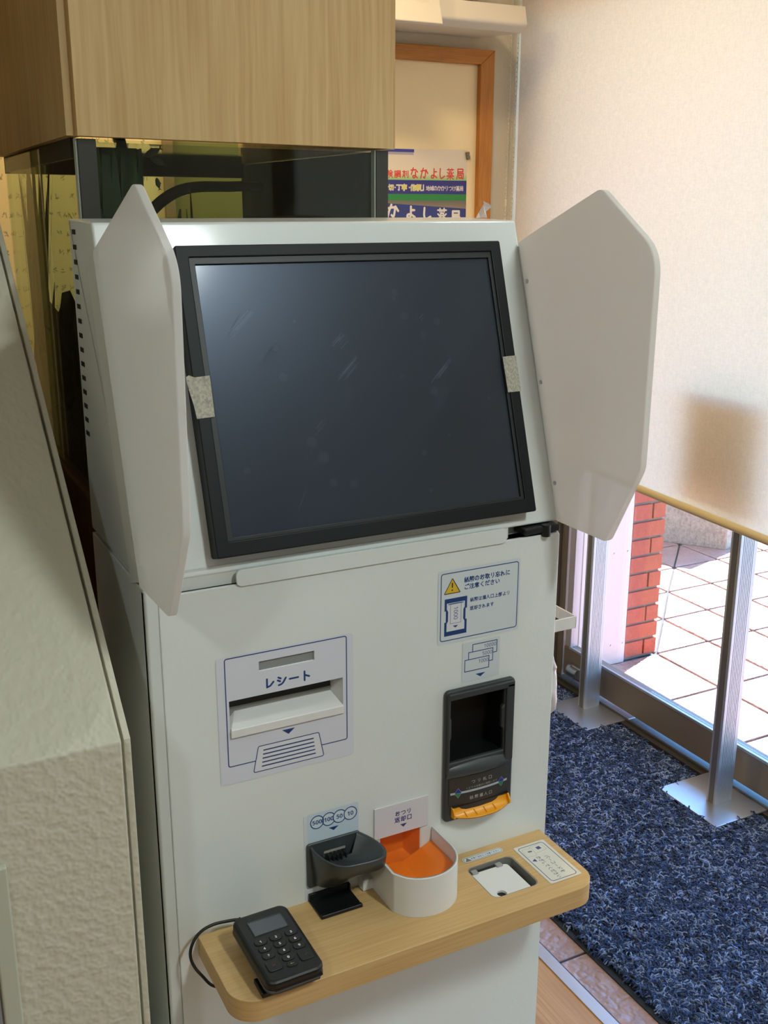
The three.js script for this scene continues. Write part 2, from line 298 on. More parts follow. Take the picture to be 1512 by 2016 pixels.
// outside: paving, cladding, brick pier, canopy
const paving = struct('ground', box(XD + 0.12, 12, -1.62, -1.508, -8, 6), groutMat);
{
  const xs = [1.88, 2.18, 2.42, 2.64, 2.87, 3.12, 3.4, 3.7, 4.0, 4.3, 4.6, 4.9], zs = [-3.15, -2.85, -2.55, -2.31, -2.09, -1.87, -1.634, -1.33, -1.02, -0.72, -0.42, -0.12, 0.18, 0.48];
  const tp = (pts) => { const s = polyShape(pts.map(([x, z]) => [x, -z]), 0.004); return uvm(new THREE.ExtrudeGeometry(s, { depth: 0.006, bevelEnabled: true, bevelThickness: 0.0015, bevelSize: 0.002, bevelOffset: -0.002, bevelSegments: 1, curveSegments: 2 }).rotateX(-Math.PI / 2).translate(0, E0 - 1.507, 0)); };
  const w = 0.0055;
  add(paving, 'tile', tp([[1.875, -1.02 + w], [2.18 - w, -1.02 + w], [2.18 - w, -0.72 - w], [1.875, -0.72 - w]]), tileMat);
  for (let i = 0; i < xs.length - 1; i++) for (let j = 0; j < zs.length - 1; j++) {
    const a = xs[i] + w, b = xs[i + 1] - w, c = zs[j] + w, d = zs[j + 1] - w;
    if (i === 0 && zs[j] < -1.634) continue;
    if (i === 0 && Math.abs(zs[j] + 1.02) < 0.01) continue;
    if (i >= 1 && i <= 5 && j === 6 - i) {                 // cells cut along the hip that starts at the pier
      add(paving, 'tile', tp([[a, d - w], [a, c], [b - w, c]]), tileMat);
      add(paving, 'tile', tp([[a + w, d], [b, c + w], [b, d]]), tileMat);
    } else add(paving, 'tile', tp([[a, d], [a, c], [b, c], [b, d]]), tileMat);
  }
}
{
  const pink = M({ color: 0xd9c3bf, roughness: 0.45, metalness: 0.1 });
  const clad = struct('wall_cladding', box(1.83, 2.036, -1.505, 0.9, -2.4, -1.645), pink);
  add(clad, 'panel', box(1.835, 1.87, -1.503, 0.9, -1.645, -1.637, 0.002), pink);
  add(clad, 'panel', box(1.874, 1.905, -1.503, 0.9, -1.645, -1.640, 0.002), pink);
  add(clad, 'panel', box(1.90, 2.036, -1.503, 0.9, -1.643, -1.634, 0.002), pink);
  for (const [x, e] of [[2.025, -1.43], [1.975, -1.43], [2.022, -1.10], [1.965, -1.10], [2.022, -0.8], [1.965, -0.8]]) add(clad, 'screw', cyl(x, e, -1.633, 0.003, 0.003, 'z', 8), steel);
  const pier = struct('wall_brick_pier', box(2.04, 2.172, -1.505, 0.9, -2.4, -1.648), M({ color: 0x8b7a6d, roughness: 0.95 }));
  const bcol = (seed) => { const a = noise(seed, 16), b = noise(seed + 1, 64), A = hex(0xc05a3c), B = hex(0xa8452c); return tex(128, 128, (u, v) => mixc(A, B, 0.5 * a(u, v) + 0.5 * b(u, v)), [0.2, 0.2], true); };
  const bm = [bcol(71), bcol(75), bcol(79)].map((map) => M({ map, roughness: 0.75, bumpMap: plaster, bumpScale: 0.0008 }));
  const course = 0.0612, r = rng(5);
  for (let k = 0; k < 38; k++) {
    const e0 = -1.4925 + k * course, e1 = e0 + 0.0525;
    const cut = k % 2 === 0 ? [[2.041, 2.120], [2.126, 2.178]] : [[2.041, 2.178]];
    for (const [a, b] of cut) add(pier, 'brick', box(a, b + (r() - 0.5) * 0.002, e0, e1, -1.66, -1.6385 - r() * 0.0015, 0.0015), bm[Math.floor(r() * 3)]);
    const off = k % 2 === 0 ? 0 : 0.1;
    for (let z = -2.4 + off; z < -1.75; z += 0.21) add(pier, 'brick', box(2.16, 2.178, e0, e1, z, Math.min(z + 0.2, -1.668), 0.0015), bm[Math.floor(r() * 3)]);
  }
  const ashlar = (() => { const a = noise(91, 64), b = noise(92, 128), A = hex(0xb5ae9f), B = hex(0x857e70); return tex(512, 512, (u, v) => mixc(A, B, Math.pow(0.5 * a(u, v * 0.5) + 0.5 * b(u, v * 0.5), 1.4)), [0.5, 0.5], true); })();
  const pl = thing('planter', 'grey textured stone planter standing on the paving outside', 'planter', [3.4, 0, -2.85]);
  const corner = [3.248, -2.392], dir = [0.593, 0.805];     // its long face runs away to the back left
  const fl = [corner[0] - dir[0] * 1.4, corner[1] - dir[1] * 1.4], fr = [corner[0] + 0.95, corner[1] - 0.28], bk = [fr[0] - dir[0] * 1.4, fr[1] - dir[1] * 1.4];
  const sh = polyShape([fl, corner, fr, bk].map(([x, z]) => [x, -z]), 0.012);
  sh.holes.push(polyShape([[fl[0] + 0.12, fl[1] + 0.05], [corner[0] + 0.05, corner[1] - 0.12], [fr[0] - 0.12, fr[1] - 0.06], [bk[0] - 0.05, bk[1] + 0.12]].map(([x, z]) => [x, -z]), 0, THREE.Path));
  add(pl, 'stone_surround', uvm(extr(sh, 0.46, 0.004).rotateX(-Math.PI / 2).translate(0, 0, 0)), M({ map: ashlar, roughness: 0.9, bumpMap: plaster, bumpScale: 0.003 }));
  const so = polyShape([fl, corner, fr, bk].map(([x, z]) => [(x - 3.4) * 0.93 + 3.4, -((z + 2.6) * 0.9 - 2.6)]), 0);
  add(pl, 'soil', uvm(extr(so, 0.06, 0).rotateX(-Math.PI / 2).translate(0, 0.34, 0)), M({ color: 0x3a2c22, roughness: 1 }));
  struct('roof_canopy', box(XD + 0.2, 3.72, 1.0, 1.15, -6, 5), M({ color: 0xcfc8be, roughness: 0.9 }));
}
// ceiling downlights
const diffuser = M({ color: 0xffffff, emissive: 0xfff6e4, emissiveIntensity: 3, roughness: 0.6 });
for (const [x, z, I, color, label, w, d] of LAMPS) {
  const t = thing(w ? 'panel_lamp' : 'ceiling_downlight', label, 'ceiling light', [x, CEIL, z]);
  if (w) {
    const fs = rrShape(x - w / 2 - 0.02, -z - d / 2 - 0.02, x + w / 2 + 0.02, -z + d / 2 + 0.02, 0.012); fs.holes.push(rrPath(x - w / 2 - 0.002, -z - d / 2 - 0.002, x + w / 2 + 0.002, -z + d / 2 + 0.002, 0.004));
    add(t, 'frame', uvm(extr(fs, 0.010, 0.002).rotateX(-Math.PI / 2).translate(0, CEIL - 0.010, 0)), whitePlastic);
    add(t, 'diffuser', box(x - w / 2, x + w / 2, CEIL - E0 - 0.008, CEIL - E0 - 0.001, z - d / 2, z + d / 2, 0.001), diffuser);
    const l = new THREE.RectAreaLight(color, I, w, d); l.position.set(0, -0.013, 0); l.rotation.x = -Math.PI / 2; t.add(l);
    continue;
  }
  const ring = new THREE.LatheGeometry([[0.078, 0.0], [0.080, -0.010], [0.092, -0.012], [0.104, -0.008], [0.106, 0]].map((p) => new THREE.Vector2(...p)), 40).translate(x, CEIL, z);
  add(t, 'ring', ring, whitePlastic);
  add(t, 'diffuser', cyl(x, CEIL - E0 - 0.004, z, 0.078, 0.006, 'y', 40), diffuser);
  const l = new THREE.RectAreaLight(color, I, 0.14, 0.14); l.position.set(0, -0.012, 0); l.rotation.x = -Math.PI / 2; t.add(l);
}

// ================================================================ THE KIOSK
const kiosk = thing('payment_kiosk', 'tall white self-service payment kiosk with a tilted black touch screen and side wings', 'payment kiosk', [0.25, 0, -0.11]);
const LOW = -0.3715;                                        // top of the lower front panel
add(kiosk, 'body', merge([
  box(0, 0.003, -1.5, -0.364, -0.225, -0.004, 0.0012), box(0.497, 0.5, -1.5, -0.364, -0.225, -0.004, 0.0012), box(0, 0.5, -1.5, -0.364, -0.225, -0.222),
  box(0, 0.0142, -1.5, -0.364, -0.014, -0.0008, 0.003), box(0.003, 0.497, -0.372, -0.364, -0.222, -0.022), box(0, 0.5, -1.5, -1.44, -0.22, -0.02),
]), kioskSide);
{
  const s = new THREE.Shape(); rr(s, 0.0135, -1.47, 0.5, LOW, 0.004);
  s.holes.push(rrPath(0.0816, -0.533, 0.2135, -0.4994, 0.0008));      // receipt slot
  s.holes.push(rrPath(0.116, -0.4719, 0.1799, -0.4609, 0.0004));      // small window
  s.holes.push(rrPath(0.3462, -0.700, 0.4300, -0.550, 0.002));           // banknote unit
  s.holes.push(rrPath(0.2605, -0.7675, 0.3135, -0.7125, 0.001));       // change outlet
  s.holes.push(rrPath(0.183, -0.728, 0.217, -0.708, 0.001));           // coin slot
  add(kiosk, 'front_panel', uvm(extr(s, 0.02, 0.0012).translate(0, E0, -0.02)), kioskWhite);
  // bent top edge of the panel
  add(kiosk, 'panel_top_return', box(0.0135, 0.5, LOW - 0.003, LOW, -0.03, -0.002, 0.0012), kioskWhite);
}
add(kiosk, 'gap_liner', box(0.004, 0.43, -0.372, -0.35, -0.2, -0.006), kioskSide); add(kiosk, 'gap_liner', box(0.43, 0.496, -0.372, -0.35, -0.2, -0.03), blackMatte, 'dark recess beside the hinge');
// ---- receipt outlet
{
  const t = add(kiosk, 'receipt_slot', merge([
    box(0.0800, 0.2150, -0.4994, -0.4980, -0.022, -0.0015), box(0.0800, 0.2150, -0.5345, -0.5330, -0.022, -0.0015), skin([[V(0.2136, -0.498, -0.001), V(0.2136, -0.534, -0.001)], [V(0.2070, -0.498, -0.0205), V(0.2070, -0.534, -0.0205)]]).toNonIndexed(), skin([[V(0.0815, -0.498, -0.001), V(0.0815, -0.534, -0.001)], [V(0.0880, -0.498, -0.0205), V(0.0880, -0.534, -0.0205)]]).toNonIndexed(),
  ]), whitePlastic);
  add(t, 'slot_back', box(0.0816, 0.2135, -0.516, -0.4994, -0.022, -0.0198), M({ color: 0x2a2926, roughness: 0.8 }));
  add(t, 'slot_lip', box(0.0816, 0.2135, -0.533, -0.516, -0.022, -0.0192, 0.0006), M({ color: 0x8f8d86, roughness: 0.6 }));
  // sloping tongue
  const a = [V(0.0822, -0.5325, 0.0035), V(0.2130, -0.5325, 0.0035)], b = [V(0.0935, -0.5215, -0.0192), V(0.2068, -0.5215, -0.0192)], c = [V(0.0822, -0.5410, 0.0035), V(0.2130, -0.5410, 0.0035)], d = [V(0.0822, -0.5415, 0.0004), V(0.2130, -0.5415, 0.0004)];
  const m = [V(0.0826, -0.5318, 0.0028), V(0.2126, -0.5318, 0.0028)], l1 = V(0.0822, -0.533, -0.0192), r1 = V(0.213, -0.533, -0.0192);
  const g1 = skin([b, m, a, c, d]).toNonIndexed(), g2 = skin([[b[0], l1], [m[0], d[0]]]).toNonIndexed(), g3 = skin([[b[1], r1], [m[1], d[1]]]).toNonIndexed();
  for (const g of [g1, g2, g3]) g.computeVertexNormals();
  const g4 = skin([[a[0], c[0]], [V(0.0822, -0.5325, -0.002), V(0.0822, -0.5415, -0.0004)]]).toNonIndexed(), g5 = skin([[a[1], c[1]], [V(0.213, -0.5325, -0.002), V(0.213, -0.5415, -0.0004)]]).toNonIndexed();
  add(t, 'tongue', merge([g1, g2, g3, g4, g5]), whitePlastic);
  add(kiosk, 'status_window', box(0.115, 0.181, -0.473, -0.460, -0.004, -0.0022), M({ color: 0x8d8f8e, roughness: 0.5 }));
}
// ---- stickers (printed film on the panel): x0, e0(top), x1, e1(bottom)
const film = (map, rough = 0.45) => M({ map, roughness: rough, clearcoat: 0.25, clearcoatRoughness: 0.25 });
function sticker(name, x0, e1, x1, e0, r, z, draw, bg = '#d7d8dd', label, holes = [], ppm = 5) {
  const W = (x1 - x0) * 1000, H = (e1 - e0) * 1000, s = rrShape(x0, e0, x1, e1, r);
  for (const h of holes) s.holes.push(rrPath(...h, 0.0005));
  const g = flat(s).translate(0, E0, z);
  const mp = (x, e) => [(x - x0) * 1000, (e1 - e) * 1000];
  return add(kiosk, name, g, film(canvasTex(W, H, ppm, (c) => draw(c, mp, W, H), bg)), label);
}
sticker('receipt_sticker', 0.0690, -0.4486, 0.2262, -0.5966, 0.004, 0.0004, (c, mp) => {
  c.strokeStyle = NAVY; c.lineWidth = 1.15;
  const [x, y] = mp(0.0784, -0.4511), [x2, y2] = mp(0.2180, -0.5757);
  roundRect(c, x, y, x2 - x, y2 - y, 2.6); c.stroke();
  // receipt pictogram
  const q = [[0.1125, -0.5593], [0.1835, -0.5593], [0.1892, -0.5893], [0.1060, -0.5893]].map((p) => mp(...p));
  c.fillStyle = '#dcdde2'; c.beginPath();
  for (let i = 0; i < 4; i++) { const a = q[i], b = q[(i + 1) % 4], mx = [(a[0] + b[0]) / 2, (a[1] + b[1]) / 2]; if (!i) c.moveTo(...mx); const d = q[(i + 2) % 4], nx = [(b[0] + d[0]) / 2, (b[1] + d[1]) / 2]; c.arcTo(b[0], b[1], nx[0], nx[1], 2); }
  c.closePath(); c.fill(); c.lineWidth = 0.95; c.stroke();
  for (let i = 0; i < 5; i++) { const e = -0.5650 - i * 0.0047, k = i / 4, a = mp(0.1180 - 0.0024 * k, e), b = mp(0.1772 + 0.0022 * k, e); c.lineWidth = 1.45; c.beginPath(); c.moveTo(...a); c.lineTo(...b); c.stroke(); }
  tri(c, [mp(0.1402, -0.5465), mp(0.1552, -0.5465), mp(0.1476, -0.5525)], NAVY);
  const [tx, ty] = mp(0.1215, -0.4818); jp(c, 'レシート', tx, ty, 12.2, 2.1, NAVY, 13.9, 12);
}, '#d6d8e2', 'sticker around the receipt slot', [[0.0816, -0.5415, 0.2135, -0.4994], [0.116, -0.4719, 0.1799, -0.4609]], 6);
sticker('warning_sticker', 0.3335, -0.3955, 0.4448, -0.4855, 0.003, 0.0004, (c, mp) => {
  c.strokeStyle = NAVY; c.lineWidth = 1.05;
  const [x, y] = mp(0.3372, -0.3996), [x2, y2] = mp(0.4419, -0.4814); roundRect(c, x, y, x2 - x, y2 - y, 3); c.stroke();
  // hazard triangle
  const T = [[0.352, -0.4072], [0.3618, -0.4238], [0.3423, -0.4238]].map((p) => mp(...p)); c.lineJoin = 'round';
  c.beginPath(); T.forEach((p, i) => i ? c.lineTo(...p) : c.moveTo(...p)); c.closePath(); c.lineWidth = 1.8; c.strokeStyle = '#15151a'; c.stroke(); c.fillStyle = '#d8b52a'; c.fill();
  const [ex, ey] = mp(0.352, -0.4115); c.fillStyle = '#15151a'; c.fillRect(ex - 0.75, ey, 1.5, 6); c.beginPath(); c.arc(ex, ey + 9, 0.95, 0, 7); c.fill();
  let p = mp(0.3675, -0.4074); jp(c, '紙幣のお取り忘れに', ...p, 6.7, 1.0, NAVY, 7.05, 6.9);
  p = mp(0.3675, -0.4160); jp(c, 'ご注意ください', ...p, 6.7, 0.95, NAVY, 7.05, 6.7);
  p = mp(0.3762, -0.4338); jp(c, '紙幣は挿入口上部より', ...p, 5.1, 0.72, NAVY, 5.55, 5.4);
  p = mp(0.3762, -0.4441); jp(c, '返却されます', ...p, 5.1, 0.72, NAVY, 5.55, 5.4);
  // banknote slot pictogram
  const a = mp(0.3422, -0.4304), b = mp(0.3722, -0.4760), w = b[0] - a[0], h = b[1] - a[1];
  c.fillStyle = NAVY; c.fillRect(a[0], a[1], w, h); c.fillStyle = '#d7d9de';
  c.beginPath(); const X = (u) => a[0] + u * w, Y = (v) => a[1] + v * h;
  [[0.1, 0.12], [0.9, 0.12], [0.9, 0.28], [0.84, 0.34], [0.84, 0.6], [0.9, 0.66], [0.9, 0.88], [0.1, 0.88], [0.1, 0.66], [0.16, 0.6], [0.16, 0.34], [0.1, 0.28]].forEach(([u, v], i) => i ? c.lineTo(X(u), Y(v)) : c.moveTo(X(u), Y(v))); c.closePath(); c.fill();
  c.fillRect(X(0), Y(0.32), w * 0.06, h * 0.3); c.fillRect(X(0.94), Y(0.32), w * 0.06, h * 0.3);
  c.fillStyle = NAVY; c.fillRect(X(0.16), Y(0.14), w * 0.68, 1);
  c.strokeStyle = NAVY; c.lineWidth = 0.4; c.strokeRect(X(0.26), Y(0.14), w * 0.48, h * 0.54);
  c.save(); c.translate(X(0.5), Y(0.41)); c.rotate(Math.PI / 2); latin(c, '1000', 0, 0, 7.4, NAVY); c.restore();
  tri(c, [[X(0.38), Y(0.745)], [X(0.62), Y(0.745)], [X(0.5), Y(0.805)]], NAVY);
}, '#cfd8dc', 'warning sticker with a yellow triangle', [], 8);
sticker('banknote_sticker', 0.3675, -0.4892, 0.4195, -0.5395, 0.001, 0.0004, (c, mp) => {
  c.strokeStyle = NAVY; c.lineWidth = 1.0;
  for (const [x0, e1, x1, e0, t, fs] of [[0.3816, -0.4933, 0.4153, -0.5083, '10000', 6.4], [0.3762, -0.5025, 0.4098, -0.5182, '5000', 6.4], [0.3712, -0.5115, 0.4047, -0.5262, '1000', 6.4]]) {
    const a = mp(x0, e1), b = mp(x1, e0); c.fillStyle = '#ced6da'; c.fillRect(a[0], a[1], b[0] - a[0], b[1] - a[1]); c.strokeRect(a[0], a[1], b[0] - a[0], b[1] - a[1]);
    latin(c, t, b[0] - 0.8, a[1] + 4.4, fs, NAVY, '', 'right');
  }
  tri(c, [mp(0.3864, -0.5316), mp(0.4, -0.5316), mp(0.3933, -0.536)], NAVY);
}, '#cdd5d9', 'sticker with banknote values', [], 9);
sticker('coin_sticker', 0.1680, -0.6590, 0.2315, -0.6962, 0.001, 0.0005, (c, mp) => {
  c.lineWidth = 1.15;
  for (const [x, t] of [[0.1795, '500'], [0.1940, '100'], [0.2075, '50'], [0.2212, '10']]) {
    const a = mp(x, -0.6712); c.beginPath(); c.arc(a[0], a[1], 8.0, 0, 7); c.fillStyle = '#cfdde6'; c.fill(); c.strokeStyle = NAVY; c.stroke();
    latin(c, t, a[0], a[1] + 0.2, 7.4, NAVY, 'bold');
  }
  for (const x of [0.1795]) { const a = mp(x, -0.6712); c.beginPath(); c.arc(a[0], a[1], 8.0, 0, 7); c.stroke(); }
  tri(c, [mp(0.1937, -0.6826), mp(0.2062, -0.6826), mp(0.2, -0.6872)], NAVY);
}, '#c6d6e2', 'sticker with coin values', [], 8);
// white filler strip below the coin unit
add(kiosk, 'filler_plate', box(0.163, 0.2315, -0.770, -0.66, 0, 0.0003), M({ color: 0xd5d9de, roughness: 0.5 }));
// ---- banknote unit
{
  const x0 = 0.343, x1 = 0.4398, t0 = -0.5438, b0 = -0.7170;
  const s = rrShape(x0, b0, x1, t0, 0.006); s.holes.push(polyShape([[0.3485, -0.5560], [0.4250, -0.5560], [0.4250, -0.577], [0.4217, -0.581], [0.4217, -0.606], [0.4250, -0.610], [0.4250, -0.6378], [0.3485, -0.6378], [0.3485, -0.610], [0.3517, -0.606], [0.3517, -0.581], [0.3485, -0.577]], 0.001, THREE.Path));
  const u = add(kiosk, 'banknote_unit', uvm(extr(s, 0.007, 0.0025).translate(0, E0, 0)), darkGrey);
  add(u, 'throat', merge([box(0.3465, 0.3485, -0.640, -0.554, -0.07, 0.002), box(0.4250, 0.427, -0.640, -0.554, -0.07, 0.002), box(0.3465, 0.427, -0.5560, -0.554, -0.07, 0.002), box(0.3465, 0.427, -0.640, -0.6378, -0.07, 0.002)]), blackPlastic);
  add(u, 'shutter', box(0.3465, 0.427, -0.640, -0.554, -0.06, -0.03), M({ color: 0x030303, roughness: 0.5 }));
  // raised surround and rolled sill under the opening
  add(u, 'surround', merge([box(0.4262, 0.4380, -0.652, -0.549, 0.004, 0.0100, 0.002), box(0.3455, 0.4380, -0.5552, -0.5465, 0.004, 0.0100, 0.002), box(0.3445, 0.3482, -0.652, -0.549, 0.004, 0.0095, 0.0015)]), darkGrey);
  const rows = [[-0.6378, -0.002], [-0.6395, 0.0050], [-0.6440, 0.0105], [-0.6500, 0.0130], [-0.6555, 0.0128], [-0.6575, 0.0115]].map(([e, z]) => [0.3445, 0.3500, 0.366, 0.3905, 0.415, 0.432, 0.4375].map((x) => V(x, e, z - (z > 0.004 ? 2.2 : 0) * (x - 0.3905) * (x - 0.3905))));
  add(u, 'sill', skin(rows), graphite);
  // front print plate, gently bowed, with lettering
  const px0 = 0.3485, px1 = 0.4325, pe1 = -0.6578, pe0 = -0.6950, W = 84, H = 37.2;
  const map = canvasTex(W, H, 9, (c) => {
    const mp = (x, e) => [(x - px0) * 1000, (pe1 - e) * 1000];
    let a = mp(0.3778, -0.6645); jp(c, 'つり札口', ...a, 5.4, 0.5, '#b9b7ae', 8.1, 5.2);
    a = mp(0.3705, -0.6728); jp(c, 'トビラは自動的に開閉します', ...a, 3.0, 0.3, '#97958c', 3.5, 2.8);
    const b = mp(0.3504, -0.6772), d = mp(0.4312, -0.6800); c.fillStyle = '#aab3bd'; c.fillRect(b[0], b[1], d[0] - b[0], d[1] - b[1]);
    for (const x of [0.3604, 0.4220]) {
      const m = mp(x, -0.6787); c.lineWidth = 0.35;
      tri(c, [[m[0] - 4.6, m[1]], [m[0] + 4.6, m[1]], [m[0], m[1] - 6.6]], '#1a2690'); tri(c, [[m[0] - 4.6, m[1] + 0.2], [m[0] + 4.6, m[1] + 0.2], [m[0], m[1] + 6.4]], '#1f7a3a');
      c.strokeStyle = '#98a4b4'; c.beginPath(); c.moveTo(m[0] - 4.6, m[1]); c.lineTo(m[0], m[1] - 6.6); c.lineTo(m[0] + 4.6, m[1]); c.lineTo(m[0], m[1] + 6.4); c.closePath(); c.stroke();
    }
    a = mp(0.3760, -0.6857); jp(c, '紙幣挿入口', ...a, 5.2, 0.48, '#b0aea6', 6.8, 5.2);
  }, '#34322e');
  add(u, 'print_plate', skin([pe0, pe1].map((e) => Array.from({ length: 13 }, (_, i) => { const x = px0 + (px1 - px0) * i / 12; return V(x, e, 0.0118 - 2.2 * (x - 0.3905) * (x - 0.3905)); }))), M({ map, roughness: 0.4 }));
  add(u, 'lower_block', uvm(extr(polyShape([[0.3445, 0.003], [0.4380, 0.003], [0.4380, 0.0065], [0.416, 0.0092], [0.3905, 0.0104], [0.366, 0.0092], [0.3445, 0.0065]], 0.001), 0.0585, 0.001).rotateX(Math.PI / 2).translate(0, E0 - 0.6560, 0)), darkGrey);
  // yellow feed lip: an open channel with a bowed front
  const lipX = (k) => 0.3525 + 0.0795 * k, front = (k) => 0.0135 + 0.0115 * (1 - Math.pow(Math.abs(2 * k - 1), 2.4)), fe = (k) => -0.7072 + 0.0014 * Math.pow(Math.abs(2 * k - 1), 2);
  const N = 28, rows2 = [[], [], [], [], [], []];
  for (let i = 0; i <= N; i++) { const k = i / N, x = lipX(k), f = front(k), e = fe(k); rows2[0].push(V(x, -0.6965, 0.0085)); rows2[1].push(V(x, -0.7035, 0.0095)); rows2[2].push(V(x, e - 0.0012, 0.0095 + (f - 0.0095) * 0.75)); rows2[3].push(V(x, e, f)); rows2[4].push(V(x, e - 0.0022, f + 0.0002)); rows2[5].push(V(x, e - 0.0055, 0.009)); }
  const cheek = (k, d) => uvm(extr(polyShape([[0.008, -0.6955], [0.0125, -0.6975], [front(k) + 0.003, -0.7035], [front(k) + 0.003, -0.7085], [0.008, -0.7100]], 0.0006), 0.0022, 0.0004).rotateY(-Math.PI / 2).translate(lipX(k) + d, E0, 0));
  add(u, 'feed_lip', merge([skin(rows2).toNonIndexed(), cheek(0.0, 0.0015), cheek(1.0, 0.0008)]), yellow);
  const ridges = []; for (let i = 0; i < 4; i++) { const k = 0.2 + i * 0.17; ridges.push(new THREE.BoxGeometry(0.0008, 0.0007, 0.009).rotateX(0.28).translate(lipX(k), E0 - 0.7056, 0.0165)); }
  add(u, 'ridge', merge(ridges), yellow);
  add(u, 'feed_slot', box(0.3525, 0.4320, -0.6968, -0.6948, 0.006, 0.0108), blackMatte);
}
// ---- coin unit
{
  const u = add(kiosk, 'coin_unit', uvm(extr((() => { const s = rrShape(0.1653, -0.7525, 0.2326, -0.6957, 0.004); s.holes.push(rrPath(0.186, -0.7235, 0.213, -0.7095, 0.001)); return s; })(), 0.0035, 0.001).translate(0, E0, 0)), graphite);
  const rimPts = [[0.1690, -0.6985, 0.002], [0.1702, -0.7005, 0.010], [0.1745, -0.7030, 0.022], [0.1815, -0.7048, 0.035], [0.1890, -0.7056, 0.0425], [0.1980, -0.7060, 0.0465], [0.2120, -0.7060, 0.0485], [0.2260, -0.7058, 0.0500], [0.2370, -0.7052, 0.0498], [0.2445, -0.7045, 0.0455], [0.2475, -0.7035, 0.0375], [0.2455, -0.7020, 0.0265], [0.2405, -0.7000, 0.0150], [0.2350, -0.6980, 0.0075], [0.2300, -0.6965, 0.002]];
  const cv = new THREE.CatmullRomCurve3(rimPts.map((p) => V(...p))), N = 60, rim = cv.getPoints(N), c0 = V(0.203, -0.706, 0.022);
  const inward = (p, k, de) => new THREE.Vector3(c0.x + (p.x - c0.x) * (1 - k), p.y + de, Math.max(0.0015, c0.z + (p.z - c0.z) * (1 - k)));
  const out1 = rim.map((p) => inward(p, -0.01, -0.002)), skirt = rim.map((p) => inward(p, 0.03, -0.0148)), low = rim.map((p) => { const q = inward(p, 0.14, 0); const f = Math.min(1, Math.max(0, (p.x - 0.172) / 0.07)); q.y = E0 - 0.7475 + 0.023 * f; q.z = Math.max(0.0016, q.z * (0.72 - 0.15 * f)); return q; }), bot = rim.map((p) => V(0.199 + (p.x - 0.199) * 0.7, -0.7485, 0.0016));
  const in1 = rim.map((p) => inward(p, 0.07, -0.0003)), in2 = rim.map((p) => inward(p, 0.11, -0.003)), mid = rim.map((p) => { const q = inward(p, 0.45, 0); q.y = E0 - 0.7165; return q; }), fl = rim.map(() => V(0.1995, -0.7215, 0.006));
  add(u, 'scoop', skin([bot, low, skirt, out1, rim, in1, in2, mid, fl]), graphite);
  const teeth = []; for (let i = 0; i < 5; i++) teeth.push(box(0.1885 + i * 0.0052, 0.1905 + i * 0.0052, -0.7215, -0.7125, 0.0008, 0.012, 0.0006));
  add(u, 'comb', merge(teeth), blackPlastic);
  add(u, 'slot_liner', box(0.186, 0.213, -0.7125, -0.7098, -0.012, 0.0035), M({ color: 0x9a988c, roughness: 0.5 }));
  add(u, 'slot_back', box(0.184, 0.216, -0.726, -0.709, -0.017, -0.012), blackMatte);
}
